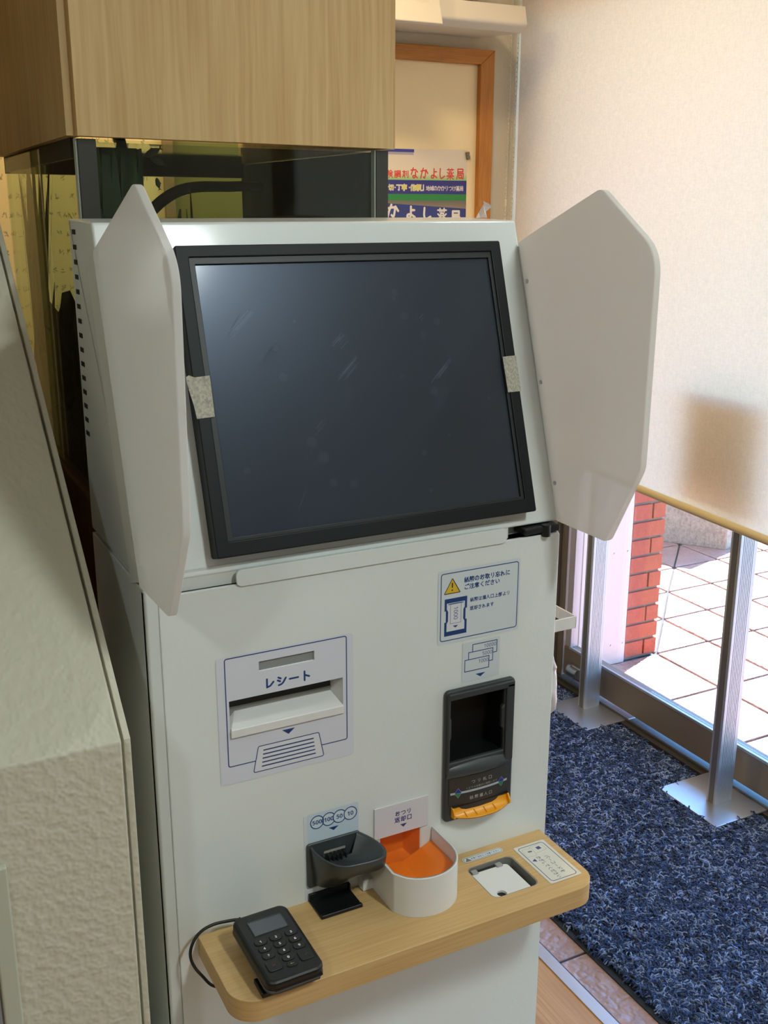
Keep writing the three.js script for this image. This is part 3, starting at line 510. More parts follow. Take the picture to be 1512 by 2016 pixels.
// ---- coin change outlet: bucket, chute, hanging plate
{
  const plan = [[0.2440, 0.0006], [0.2440, 0.030], [0.2440, 0.0615], [0.2545, 0.0765], [0.2666, 0.0845], [0.284, 0.0885], [0.3010, 0.0868], [0.317, 0.0785], [0.328, 0.0645], [0.3325, 0.048], [0.3325, 0.022], [0.3325, 0.0006]];
  const cv1 = new THREE.CatmullRomCurve3(plan.slice(2, 11).map(([x, z]) => new THREE.Vector3(x, 0, z)));
  const rim0 = [[0.2440, 0.0006], [0.2440, 0.031], ...cv1.getPoints(40).map((p) => [p.x, p.z]), [0.3325, 0.0006]];
  const ctr = [0.288, 0.035], inn = rim0.map(([x, z]) => { const dx = x - ctr[0], dz = z - ctr[1], L = Math.hypot(dx, dz); return z < 0.001 ? [x - Math.sign(dx) * 0.003, z] : [x - dx / L * 0.003, z - dz / L * 0.003]; });
  const TB = -0.771, TR = -0.7212, at = (l, e) => l.map(([x, z]) => V(x, e, z));
  const u = add(kiosk, 'change_bucket', skin([at(rim0, TB), at(rim0, TR - 0.0008), at(rim0.map(([x, z]) => [x + (ctr[0] - x) * 0.006, z + (ctr[1] - z) * 0.006]), TR), at(inn, TR), at(inn, -0.764)]), whitePlastic);
  add(kiosk, 'mounting_lug', merge([box(0.2306, 0.2443, -0.7705, -0.757, 0, 0.0138, 0.0008), cyl(0.2335, -0.7465, 0.004, 0.0062, 0.008, 'z'), box(0.227, 0.2445, -0.757, -0.738, 0, 0.003, 0.001)]), whitePlastic);
  add(kiosk, 'lug_screw', cyl(0.2335, -0.7465, 0.0085, 0.0028, 0.0016, 'z', 12), M({ color: 0x55524e, roughness: 0.4, metalness: 0.7 }));
  // orange liner: flat bottom with slopes
  const P = (x, e, z) => V(x, e, z);
  const f1 = skin([[P(0.2475, -0.7500, 0.0006), P(0.290, -0.7555, 0.0006), P(0.3295, -0.7385, 0.0006)], [P(0.2475, -0.7500, 0.03), P(0.290, -0.7555, 0.03), P(0.3295, -0.7385, 0.03)], [P(0.2475, -0.7500, 0.0615), P(0.287, -0.7560, 0.062), P(0.3285, -0.7385, 0.058)], [P(0.262, -0.752, 0.079), P(0.285, -0.7545, 0.0855), P(0.312, -0.7465, 0.0785)]]).toNonIndexed(); f1.computeVertexNormals();
  add(u, 'liner', f1, orange);
  const q4 = (a, b, c, d) => { const g = skin([[a, b], [c, d]]).toNonIndexed(); g.computeVertexNormals(); return g; };
  const o = [V(0.2605, -0.7125, -0.001), V(0.3135, -0.7125, -0.001), V(0.2605, -0.7665, 0.0004), V(0.3135, -0.7665, 0.0004)], n = [V(0.2665, -0.7185, -0.024), V(0.3035, -0.7185, -0.024), V(0.2665, -0.7565, -0.024), V(0.3035, -0.7565, -0.024)];
  add(kiosk, 'change_chute', merge([q4(o[0], o[1], n[0], n[1]), q4(o[2], o[3], n[2], n[3]), q4(o[0], o[2], n[0], n[2]), q4(o[1], o[3], n[1], n[3]), q4(n[0], n[1], n[2], n[3])]), orange);
  add(kiosk, 'clear_plate', box(0.2520, 0.3150, -0.7595, -0.7155, 0.0010, 0.0020), clearPlastic);
  const map = canvasTex(72, 40.6, 8, (c) => { jp(c, 'おつり', 27.0, 10.2, 6.7, 0.95, '#2a3070', 7.7, 6.9); jp(c, '返却口', 26.4, 18.2, 7.2, 0.95, '#2a3070', 8.2, 7.4); tri(c, [[34, 29], [43, 29], [38.5, 33.4]], '#33337a'); }, '#d8d5da');
  add(kiosk, 'label_plate', box(0.2514, 0.3238, -0.7155, -0.6748, 0.0004, 0.0020, 0.0004), whitePlastic);
  add(kiosk, 'label_print', flat(rrShape(0.2518, -0.7152, 0.3234, -0.6751, 0.0003)).translate(0, E0, 0.0022), film(map));
}
// ---- reject tray below the coin unit
add(kiosk, 'reject_tray', merge([box(0.1667, 0.2183, -0.7712, -0.7610, 0.0005, 0.0035, 0.0006), box(0.1667, 0.2183, -0.7712, -0.7690, 0.0005, 0.0385, 0.0006), box(0.1667, 0.2183, -0.7712, -0.7665, 0.0335, 0.0387, 0.0018), box(0.2160, 0.2183, -0.7712, -0.7610, 0.0005, 0.006, 0.0006)]), blackPlastic);
// ---- wooden shelf with the code reader
{
  const T = -0.7712, B = -0.797;
  const s = new THREE.Shape();                              // drawn in x, -z
  const L = 0.0345, R = 0.4905, D = 0.1246, r = 0.030;
  s.moveTo(L, 0); s.lineTo(R, 0); s.lineTo(R, -(D - r)); s.absarc(R - r, -(D - r), r, 0, -Math.PI / 2, true); s.lineTo(L + r, -D); s.absarc(L + r, -(D - r), r, -Math.PI / 2, -Math.PI, true); s.closePath();
  s.holes.push(rrPath(0.3606, -0.0945, 0.4252, -0.0294, 0.009));
  const u = add(kiosk, 'shelf', uvm(extr(s, T - B, 0.0008, 12).rotateX(-Math.PI / 2).translate(0, E0 + B, 0), true), shelfWood);
  const q = add(kiosk, 'code_reader', merge([box(0.3590, 0.4268, -0.7905, -0.7885, 0.028, 0.096)]), blackMatte);
  const ws = rrShape(0.3606, -0.0945, 0.4252, -0.0294, 0.009); ws.holes.push(rrPath(0.3618, -0.0933, 0.4240, -0.0306, 0.008));
  add(q, 'rim', uvm(extr(ws, 0.0175, 0).rotateX(-Math.PI / 2).translate(0, E0 - 0.7895, 0)), M({ color: 0x8c8a84, roughness: 0.25, clearcoat: 0.5 }));
  const f = rrShape(0.3632, -0.0927, 0.4158, -0.0372, 0.005); f.holes.push(new THREE.Path().absarc(0.3775, -0.0845, 0.0058, 0, Math.PI * 2));
  add(q, 'flap', uvm(extr(f, 0.004, 0.0008).rotateX(-Math.PI / 2).translate(0, E0 - 0.7795, 0)), whitePlastic);
  add(q, 'sensor_window', cyl(0.3775, -0.781, 0.0845, 0.0066, 0.003, 'y'), M({ color: 0x1a1614, roughness: 0.4 }));
  add(q, 'hinge_tab', box(0.3655, 0.3735, -0.7762, -0.7735, 0.033, 0.0405, 0.0008), M({ color: 0x9a9a98, roughness: 0.35 }));
  add(q, 'hinge_tab', box(0.4000, 0.4085, -0.7762, -0.7735, 0.033, 0.0405, 0.0008), M({ color: 0x9a9a98, roughness: 0.35 }));
  add(q, 'spring_bar', box(0.3748, 0.3992, -0.7775, -0.775, 0.0335, 0.0375, 0.0008), blackPlastic);
  // instruction label: print turned a quarter turn
  const map = canvasTex(82, 46, 8, (c) => {
    c.strokeStyle = '#23305e'; c.lineWidth = 0.9; roundRect(c, 4, 4.2, 74, 37.6, 4); c.stroke();
    c.lineWidth = 0.25; c.strokeStyle = '#77767a'; c.save(); c.translate(13.5, 17.5); c.rotate(-0.12); roundRect(c, -7, -9, 14, 18, 1.6); c.stroke(); c.fillStyle = '#3a3f78'; c.fillRect(-3, -4.5, 5.4, 6); c.restore();
    c.save(); c.translate(17, 32); c.rotate(0.1); c.fillStyle = '#d9d6cd'; roundRect(c, -8, -6.5, 16, 14, 1.6); c.fill(); c.stroke(); c.fillStyle = '#55545a'; c.fillRect(-3, -4, 2.4, 5.5); c.restore();
    jp(c, 'バーコードを', 31, 14.5, 5.6, 0.55, '#2a2f4e', 6.6, 6.4); jp(c, 'かざしてください', 28, 25, 5.4, 0.55, '#2a2f4e', 6.1, 6.4);
    tri(c, [[30.5, 34.0], [37.0, 34.0], [33.7, 39.5]], '#2a3a78');
  }, '#d9d7cd');
  const pg = flat(rrShape(-0.0405, -0.0227, 0.0405, 0.0227, 0.0022)).rotateX(-Math.PI / 2).rotateY(-Math.PI / 2).translate(0.4580, E0 + T + 0.0004, 0.0618);
  add(u, 'label', pg, film(map), 'white instruction label');
  const map2 = canvasTex(57, 10, 8, (c) => {
    c.strokeStyle = '#23305e'; c.lineWidth = 0.5; roundRect(c, 1.6, 1.4, 53.8, 7.2, 3.2); c.stroke();
    c.lineJoin = 'round'; c.lineWidth = 0.9; c.strokeStyle = '#1c1c20'; c.beginPath(); c.moveTo(6.8, 2.6); c.lineTo(10, 7.4); c.lineTo(3.7, 7.4); c.closePath(); c.stroke(); c.fillStyle = '#8d7d3c'; c.fill(); c.fillStyle = '#1c1c20'; c.fillRect(6.5, 4, 0.6, 2.6);
    jp(c, 'お取り忘れにご注意ください', 11.5, 3.2, 2.7, 0.34, '#30345a', 3.2, 3.6);
  }, '#cdd3d6');
  add(u, 'label', flat(rrShape(-0.0285, -0.005, 0.0285, 0.005, 0.0048)).rotateX(-Math.PI / 2).translate(0.3945, E0 + T + 0.0004, 0.0158), film(map2), 'narrow rounded caution label');
}
// ---- tilted head with the screen
const tilt = Math.atan2(0.1085, 0.3425), hv = new THREE.Vector3(0, Math.cos(tilt), -Math.sin(tilt)), nv = new THREE.Vector3(0, Math.sin(tilt), Math.cos(tilt));
const MH = new THREE.Matrix4().makeBasis(new THREE.Vector3(1, 0, 0), hv, nv).setPosition(0, E0 - 0.3589, -0.0040);
const hd = (g) => g.applyMatrix4(MH);                       // head coordinates: x, s (up the slope), d (out of it)
const hbox = (x0, x1, s0, s1, d0, d1, r) => hd(uvm((r ? new RoundedBoxGeometry(x1 - x0, s1 - s0, d1 - d0, 3, r) : new THREE.BoxGeometry(x1 - x0, s1 - s0, d1 - d0)).translate((x0 + x1) / 2, (s0 + s1) / 2, (d0 + d1) / 2)));
{
  const prof = polyShape([[0.0040, -0.3589], [0.1170, -0.0160], [0.2245, -0.0133], [0.2245, -0.3589]], [0.003, 0.004, 0.001, 0.001]);   // (-z, e)
  const g = extr(prof, 0.5, 0.0025, 6).rotateY(Math.PI / 2).translate(0, E0, 0);   // shape x -> -z, extrusion -> +x
  add(kiosk, 'head', uvm(g), kioskWhite);
  // lip under the head
  add(kiosk, 'head_lip', uvm(extr(rrShape(0.0945, -0.3735, 0.4230, -0.3555, 0.006), 0.003, 0.0006).translate(0, E0, -0.0005)), kioskWhite);
  add(kiosk, 'hinge', merge([box(0.447, 0.497, -0.3685, -0.3605, -0.02, 0.004, 0.002), cyl(0.478, -0.366, 0.002, 0.0055, 0.014, 'y', 16)]), M({ color: 0x2a2a2a, roughness: 0.4, metalness: 0.5 }));
  // vent slots along the back edge of the left side
  for (let i = 0; i < 15; i++) { const e = -0.0265 - i * 0.0155; add(kiosk, 'vent_slot', box(-0.0006, 0.0006, e - 0.0025, e + 0.0025, -0.2085 - i * 0.0004, -0.1935 - i * 0.0004), blackMatte); }
  // monitor
  const s = rrShape(0.0725, 0.0160, 0.4565, 0.3302, 0.0025); s.holes.push(rrPath(0.0860, 0.0315, 0.4430, 0.3180, 0.001));
  const m = add(kiosk, 'monitor', hd(uvm(extr(s, 0.0215, 0.0012))), bezelBlack);
  const s2 = rrShape(0.0855, 0.0310, 0.4435, 0.3185, 0.001); s2.holes.push(rrPath(0.0920, 0.0350, 0.4392, 0.3113, 0.0006));
  add(m, 'inner_bezel', hd(uvm(extr(s2, 0.0035, 0.0005).translate(0, 0, 0.0160))), M({ color: 0x1a1e20, roughness: 0.45 }));
  const streak = (() => {                                  // finger marks on the glass, seen in its gloss
    const cv = document.createElement('canvas'); cv.width = 1024; cv.height = 820; const c = cv.getContext('2d'); c.fillStyle = 'rgb(0,82,0)'; c.fillRect(0, 0, 1024, 820); const r = rng(8);
    for (let i = 0; i < 26; i++) { c.strokeStyle = 'rgba(0,' + Math.floor(105 + r() * 60) + ',0,0.5)'; c.lineWidth = 1 + r() * 4; const x = r() * 1024, y = r() * 820, a = 2.3 + (r() - 0.5) * 0.5, l = 25 + r() * 70; c.beginPath(); c.moveTo(x, y); c.lineTo(x + Math.cos(a) * l, y + Math.sin(a) * l); c.stroke(); }
    for (const [x, y, l] of [[230, 250, 90], [455, 400, 80], [800, 420, 100], [410, 250, 60]]) for (let i = 0; i < 7; i++) { c.strokeStyle = 'rgba(0,170,0,0.55)'; c.lineWidth = 2; c.beginPath(); c.moveTo(x + i * 6 - 20, y + r() * 10); c.lineTo(x + i * 6 - 20 - l * 0.5, y + l * 0.75); c.stroke(); }
    for (const [x, y, q] of [[735, 250, 14], [640, 380, 12], [300, 560, 16], [330, 610, 18], [420, 700, 14]]) { c.fillStyle = 'rgba(0,150,0,0.35)'; c.beginPath(); c.arc(x, y, q, 0, 7); c.fill(); }
    const t = new THREE.CanvasTexture(cv); return t;
  })();
  const smears = canvasTex(350, 280, 3, (c) => { const r = rng(8); c.lineCap = 'round'; for (const [x, y, l, n] of [[44, 62, 40, 9], [150, 88, 14, 8], [158, 118, 26, 12], [270, 128, 30, 8], [112, 176, 12, 4], [250, 66, 5, 5]]) for (let i = 0; i < n; i++) { const q = l * (0.4 + 0.6 * r()), ox = (r() - 0.5) * 9, oy = (r() - 0.5) * 9; c.strokeStyle = 'rgba(120,132,150,' + (0.10 + 0.22 * r()) + ')'; c.lineWidth = 0.3 + r() * 0.7; c.beginPath(); c.moveTo(x + ox + q / 2, y + oy - q * 0.45); c.lineTo(x + ox - q / 2, y + oy + q * 0.45); c.stroke(); } for (let i = 0; i < 14; i++) { c.fillStyle = 'rgba(120,132,150,0.10)'; c.beginPath(); c.arc(20 + r() * 310, 30 + r() * 230, 1.5 + r() * 4, 0, 7); c.fill(); } }, '#2d3239');
  add(m, 'screen', hd(flat(rrShape(0.0900, 0.0335, 0.4405, 0.3130, 0.0005)).translate(0, 0, 0.0165)), M({ map: smears, roughness: 1, roughnessMap: streak, specularColor: new THREE.Color(0xc4d6f4), clearcoat: 0.3, clearcoatRoughness: 0.12 }), 'dark unlit touch screen');
  // pieces of masking tape holding the protective film
  const tapeMap = (seed) => { const a = noise(seed, 12), b = noise(seed + 1, 40), A = hex(0xcfcbba), B = hex(0x9f9c8e); return tex(128, 256, (u, v) => mixc(A, B, Math.max(0, Math.min(1, 1.3 * a(u, v * 2) * 0.7 + 0.45 * b(u, v) - 0.25))), [1, 1], true); };
  const tape = (q, seed) => { const sh = polyShape(q, 0.0006); return [hd(flat(sh).translate(0, 0, 0.0219)), M({ map: tapeMap(seed), roughness: 0.75, bumpMap: plaster, bumpScale: 0.0003 })]; };
  add(m, 'masking_tape', ...tape([[0.0655, 0.1985], [0.0690, 0.2005], [0.0745, 0.1980], [0.0905, 0.1988], [0.0898, 0.1573], [0.0712, 0.1566], [0.0700, 0.1700], [0.0672, 0.1850]], 301), 'torn masking tape on the left edge of the screen');
  add(m, 'masking_tape', ...tape([[0.4386, 0.1963], [0.4570, 0.1968], [0.4572, 0.1553], [0.4393, 0.1552]], 311), 'masking tape on the right edge of the screen');
}
// ---- privacy wings
for (const side of [-1, 1]) {
  const A = -1.2 * Math.PI / 180, u = nv.clone().multiplyScalar(Math.cos(A)).add(new THREE.Vector3(side * Math.sin(A), 0, 0)), w = new THREE.Vector3().crossVectors(hv, u);   // hv x u
  const P = side < 0 ? [[0, 0.002], [0.331, 0.002], [0.343, 0.170], [0.255, 0.240], [0.046, 0.172], [-0.028, 0.094]] : [[0, 0.001], [0.334, 0.001], [0.344, 0.166], [0.257, 0.237], [0.046, 0.168], [-0.028, 0.092]];
  const sh = polyShape(P, [0.002, 0.002, 0.018, 0.045, 0.03, 0.014]);
  const g = extr(sh, 0.008, 0.0015, 14);
  // a small bend next to the edge where the left wing is fixed
  const p = g.attributes.position; if (side < 0) for (let i = 0; i < p.count; i++) { const t = p.getY(i); }
  const mt = new THREE.Matrix4().makeBasis(hv, u, w).setPosition(side < 0 ? 0 : 0.5, E0 - 0.3589, -0.0040);
  if (side < 0) g.translate(0, 0, -0.004);                  // sits over the head's side edge
  else g.translate(0, 0, -0.004);
  g.applyMatrix4(mt);
  const wing = add(kiosk, 'privacy_wing', uvm(g), wingWhite);
  for (const s0 of [0.045, 0.165, 0.285]) add(wing, 'screw', new THREE.CylinderGeometry(0.0026, 0.0026, 0.0012, 14).rotateX(Math.PI / 2).translate(s0, 0.009, side < 0 ? 0.0042 : -0.0042).applyMatrix4(mt), steel);
}
add(kiosk, 'side_flange', merge([0, 1].map((k) => hbox(k ? 0.4975 : -0.0035, k ? 0.5035 : 0.0025, 0.004, 0.33, -0.035, 0.002, 0.001))), kioskSide);
// ---- bag ring on the right side
{
  const h0 = -0.5225, h1 = -0.506, zf = -0.045;
  add(kiosk, 'bag_ring', merge([box(0.5, 0.566, h0, h1, zf, zf + 0.002, 0.0008), box(0.564, 0.566, h0, h1, -0.20, zf + 0.002, 0.0008), box(0.5, 0.566, h0, h1, -0.20, -0.198, 0.0008)]), whitePlastic);
}
// ================================================================ THINGS ON AND AT THE KIOSK
{
  const b = thing('plastic_bag', 'crumpled white plastic bag hanging from the ring on the kiosk side', 'plastic bag', [0.535, E0 - 0.67, -0.125]);
  const g = new THREE.SphereGeometry(1, 48, 36), p = g.attributes.position, n = noise(77, 8), n2 = noise(78, 16);
  for (let i = 0; i < p.count; i++) { const x = p.getX(i), y = p.getY(i), z = p.getZ(i), a = Math.atan2(z, x) / 6.2832 + 0.5, k = 1 + 0.28 * (n(a, y * 0.5 + 0.5) - 0.5) + 0.16 * (n2(a, y * 0.5 + 0.5) - 0.5), f = y > 0.4 ? 0.94 : 1; p.setXYZ(i, 0.535 + x * 0.033 * k * f, E0 - 0.615 + y * 0.098, -0.122 + z * 0.07 * k * f); }
  g.computeVertexNormals();
  add(b, 'film', g, M({ color: 0xe6e3e4, roughness: 0.4, transmission: 0.3, thickness: 0 }));
}
{
  const c = thing('tape_scrap', 'small crumpled scrap of clear tape on the top right corner of the kiosk', 'tape', [0.488, E0 - 0.0133, -0.17]);
  const rows = [[V(0.4780, -0.0135, -0.170), V(0.486, -0.0132, -0.172), V(0.493, -0.0135, -0.168)], [V(0.4850, -0.0070, -0.175), V(0.4895, -0.0055, -0.170), V(0.4945, -0.0065, -0.174)], [V(0.4905, 0.0035, -0.172), V(0.4940, 0.0005, -0.177), V(0.5015, -0.0005, -0.172)], [V(0.4915, 0.0065, -0.176), V(0.4975, 0.003, -0.171), V(0.5035, 0.001, -0.177)]];
  add(c, 'film', skin(rows).toNonIndexed(), M({ color: 0xe8eaec, roughness: 0.2, transmission: 0.4, thickness: 0, clearcoat: 0.6 })).geometry.computeVertexNormals();
}
// ---- card reader on its stand
{
  const st = thing('card_reader_stand', 'low black stand under the card reader on the wooden shelf', 'stand', [0.095, E0 - 0.7712, 0.07]);
  add(st, 'base_plate', box(0.0630, 0.1275, -0.7710, -0.7655, 0.0985, 0.1240, 0.001), blackPlastic);
  const wedge = uvm(extr(polyShape([[-0.105, -0.767], [-0.03, -0.767], [-0.03, -0.7565], [-0.105, -0.762]], 0.001), 0.05, 0.001).rotateY(Math.PI / 2).translate(0.0715, E0, 0));
  add(st, 'wedge', wedge, blackPlastic);
  const t = thing('card_reader', 'small black card reader with numbered keys and a grey display', 'card reader', [0.0945, E0 - 0.756, 0.085]);
  t.rotation.set(Math.atan2(0.0065, 0.106), 0.022, 0, 'YXZ'); t.updateMatrixWorld(true);
  const mw = t.matrixWorld.clone(), loc = (g) => g.applyMatrix4(mw);   // local: x right, y up, z towards the user
  const W = 0.0635, D = 0.1065, body = extr(rrShape(-W / 2, -D / 2, W / 2, D / 2, 0.0105), 0.0165, 0.0042, 14).rotateX(-Math.PI / 2);
  add(t, 'body', loc(body.translate(0, -0.001, 0)), M({ color: 0x0c0d0e, roughness: 0.42, bumpMap: peel, bumpScale: 0.00004 }));
  const top = 0.0155;
  add(t, 'bottom_shell', loc(extr(rrShape(-W / 2 - 0.0006, -D / 2 - 0.0004, W / 2 + 0.0004, D / 2 + 0.0004, 0.0108), 0.003, 0.0008, 14).rotateX(-Math.PI / 2).translate(0, 0.002, 0)), M({ color: 0x474b4c, roughness: 0.4 }));
  add(t, 'card_slot', loc(new THREE.BoxGeometry(0.052, 0.0022, 0.003).translate(0.002, 0.0058, D / 2 - 0.0012)), blackMatte);
  add(t, 'display', loc(flat(rrShape(-0.0188, -0.0105, 0.0188, 0.0105, 0.0004)).rotateX(-Math.PI / 2).translate(0.0015, top + 0.0003, -0.0278)), M({ color: 0x39424c, roughness: 0.3, clearcoat: 0.5 }));
  const frame = rrShape(-0.0198, -0.0115, 0.0198, 0.0115, 0.0006); frame.holes.push(rrPath(-0.0186, -0.0103, 0.0186, 0.0103, 0.0003));
  add(t, 'display_frame', loc(extr(frame, 0.0008, 0.0002).rotateX(-Math.PI / 2).translate(0.0015, top - 0.0001, -0.0278)), M({ color: 0x15171a, roughness: 0.25 }));
  const keyMat = M({ color: 0x0a0b0c, roughness: 0.38 });
  const kx = [-0.0157, 0.0015, 0.0187], kz = [-0.0062, 0.0047, 0.0156, 0.0265];
  const cap = (x, z, w, h, txt, color, draw) => {
    const k = add(t, 'key', loc(extr(rrShape(-w / 2, -h / 2, w / 2, h / 2, Math.min(w, h) * 0.48 > 0.004 && h > 0.012 ? 0.0028 : h * 0.48), 0.0013, 0.0005, 10).rotateX(-Math.PI / 2).translate(x, top - 0.0002, z)), keyMat);
    const ring = rrShape(-w / 2 - 0.0005, -h / 2 - 0.0005, w / 2 + 0.0005, h / 2 + 0.0005, h > 0.012 ? 0.0031 : h * 0.5); ring.holes.push(rrPath(-w / 2 - 0.0001, -h / 2 - 0.0001, w / 2 + 0.0001, h / 2 + 0.0001, h > 0.012 ? 0.0028 : h * 0.48));
    const map = canvasTex(7, 7, 16, (c) => { c.translate(3.5, 3.5); if (draw) draw(c); else latin(c, txt, 0, 0, 5.4, color, 'bold'); }, '#0a0b0c');
    add(k, 'print', loc(flat(rrShape(-0.0028, -0.0028, 0.0028, 0.0028, 0.0004)).rotateX(-Math.PI / 2).translate(x, top + 0.00125, z)), M({ map, roughness: 0.4 }));
    add(k, 'edge', loc(extr(ring, 0.0004, 0).rotateX(-Math.PI / 2).translate(x, top - 0.0003, z)), blackMatte);
  };
  '123456789'.split('').forEach((d, i) => cap(kx[i % 3], kz[Math.floor(i / 3)], 0.0135, 0.0082, d, '#f2f2f2'));
  cap(kx[1], kz[3], 0.0135, 0.0082, '0', '#f2f2f2');
  const stroke = (color, pts) => (c) => { c.strokeStyle = color; c.lineWidth = 0.55; c.lineCap = 'round'; for (const s of pts) { c.beginPath(); s.forEach((p, i) => i ? c.lineTo(...p) : c.moveTo(...p)); c.stroke(); } };
  cap(kx[0] - 0.0005, 0.0307, 0.0155, 0.0145, '', '', stroke('#8c2a2c', [[[-2, -1.7], [2, 1.7]], [[2, -1.7], [-2, 1.7]]]));
  cap(kx[2] + 0.0006, 0.0305, 0.0155, 0.0145, '', '', stroke('#1f6a48', [[[-1.8, 0.2], [-0.5, 1.4], [2, -1.6]]]));
  cap(kx[1], 0.0365, 0.0115, 0.0066, '', '', stroke('#b9b184', [[[2.4, 0], [-2, 0]], [[-1, -0.9], [-2.2, 0], [-1, 0.9]]]));
}
{
  const c = thing('charging_cable', 'black charging cable looping from the card reader over the left shelf end', 'cable', [0.06, E0 - 0.7712, 0.012]);
  add(c, 'cord', tube([V(0.0875, -0.7575, 0.0195), V(0.078, -0.7555, 0.015), V(0.0640, -0.7535, 0.0140), V(0.0484, -0.7520, 0.0145), V(0.0355, -0.7545, 0.0155), V(0.0265, -0.7610, 0.017), V(0.0205, -0.7715, 0.0195), V(0.0195, -0.7800, 0.0225), V(0.0225, -0.7895, 0.027), V(0.0285, -0.7985, 0.032), V(0.036, -0.808, 0.038), V(0.048, -0.815, 0.04)], 0.0017, 90, 10), M({ color: 0x141314, roughness: 0.5 }));
  add(c, 'plug', merge([uvm(new THREE.CapsuleGeometry(0.0036, 0.010, 6, 14).rotateZ(Math.PI / 2 - 0.25).translate(0.0925, E0 - 0.7572, 0.0215))]), blackPlastic);
  add(c, 'strain_relief', merge([0, 1, 2, 3].map((i) => uvm(new THREE.TorusGeometry(0.0021, 0.0008, 8, 16).rotateY(Math.PI / 2).translate(0.0855 - i * 0.0022, E0 - 0.7568 + 0.0004 * i, 0.0185 - i * 0.001)))), blackPlastic);
}
// ================================================================ THE SLOPED CABINET ON THE LEFT
{
  const t = thing('sloped_cabinet', 'cream textured cabinet with a sloping top left of the kiosk', 'cabinet', [-0.5, 0, -0.1]);
  const XR = -0.053, kz = 0.097, ke = -0.4665, sl = -1.1216;   // kink; z = kz + (e - ke) * sl
  const zAt = (e) => kz + (e - ke) * sl;
  const side = (off) => [[kz - off, -1.5], [kz - off, ke - off * 0.38], [zAt(0.05) - off, 0.05 - off * 0.4], [-0.72, 0.05 - off * 0.4], [-0.72, -1.5]].map(([z, e]) => [-z, e]);
  add(t, 'body', uvm(extr(polyShape(side(0), [0.002, 0.006, 0.01, 0.002, 0.002]), 1.15, 0.002, 8).rotateY(Math.PI / 2).translate(XR - 1.15, E0, 0)), cream);
  add(t, 'side_flange', uvm(extr(polyShape(side(0.022), [0.002, 0.006, 0.01, 0.002, 0.002]), 0.006, 0.0008, 8).rotateY(Math.PI / 2).translate(-0.0535, E0, 0)), cream);
  add(t, 'flange_lip', uvm(extr(polyShape([...side(0.010).slice(0, 3), ...side(0.019).slice(0, 3).reverse()], 0), 0.0065, 0.0008, 8).rotateY(Math.PI / 2).translate(-0.0490, E0, 0)), cream);
  add(t, 'door_frame', merge([box(-0.178, -0.162, -1.5, -0.56, kz - 0.004, kz + 0.006, 0.002), box(-0.7, -0.178, -0.575, -0.56, kz - 0.004, kz + 0.005, 0.002)]), M({ color: 0xb9b9a8, roughness: 0.6 }));
  add(t, 'door', box(-0.7, -0.179, -1.5, -0.576, kz - 0.004, kz + 0.002, 0.001), M({ color: 0x8e9090, roughness: 0.5 }));
}
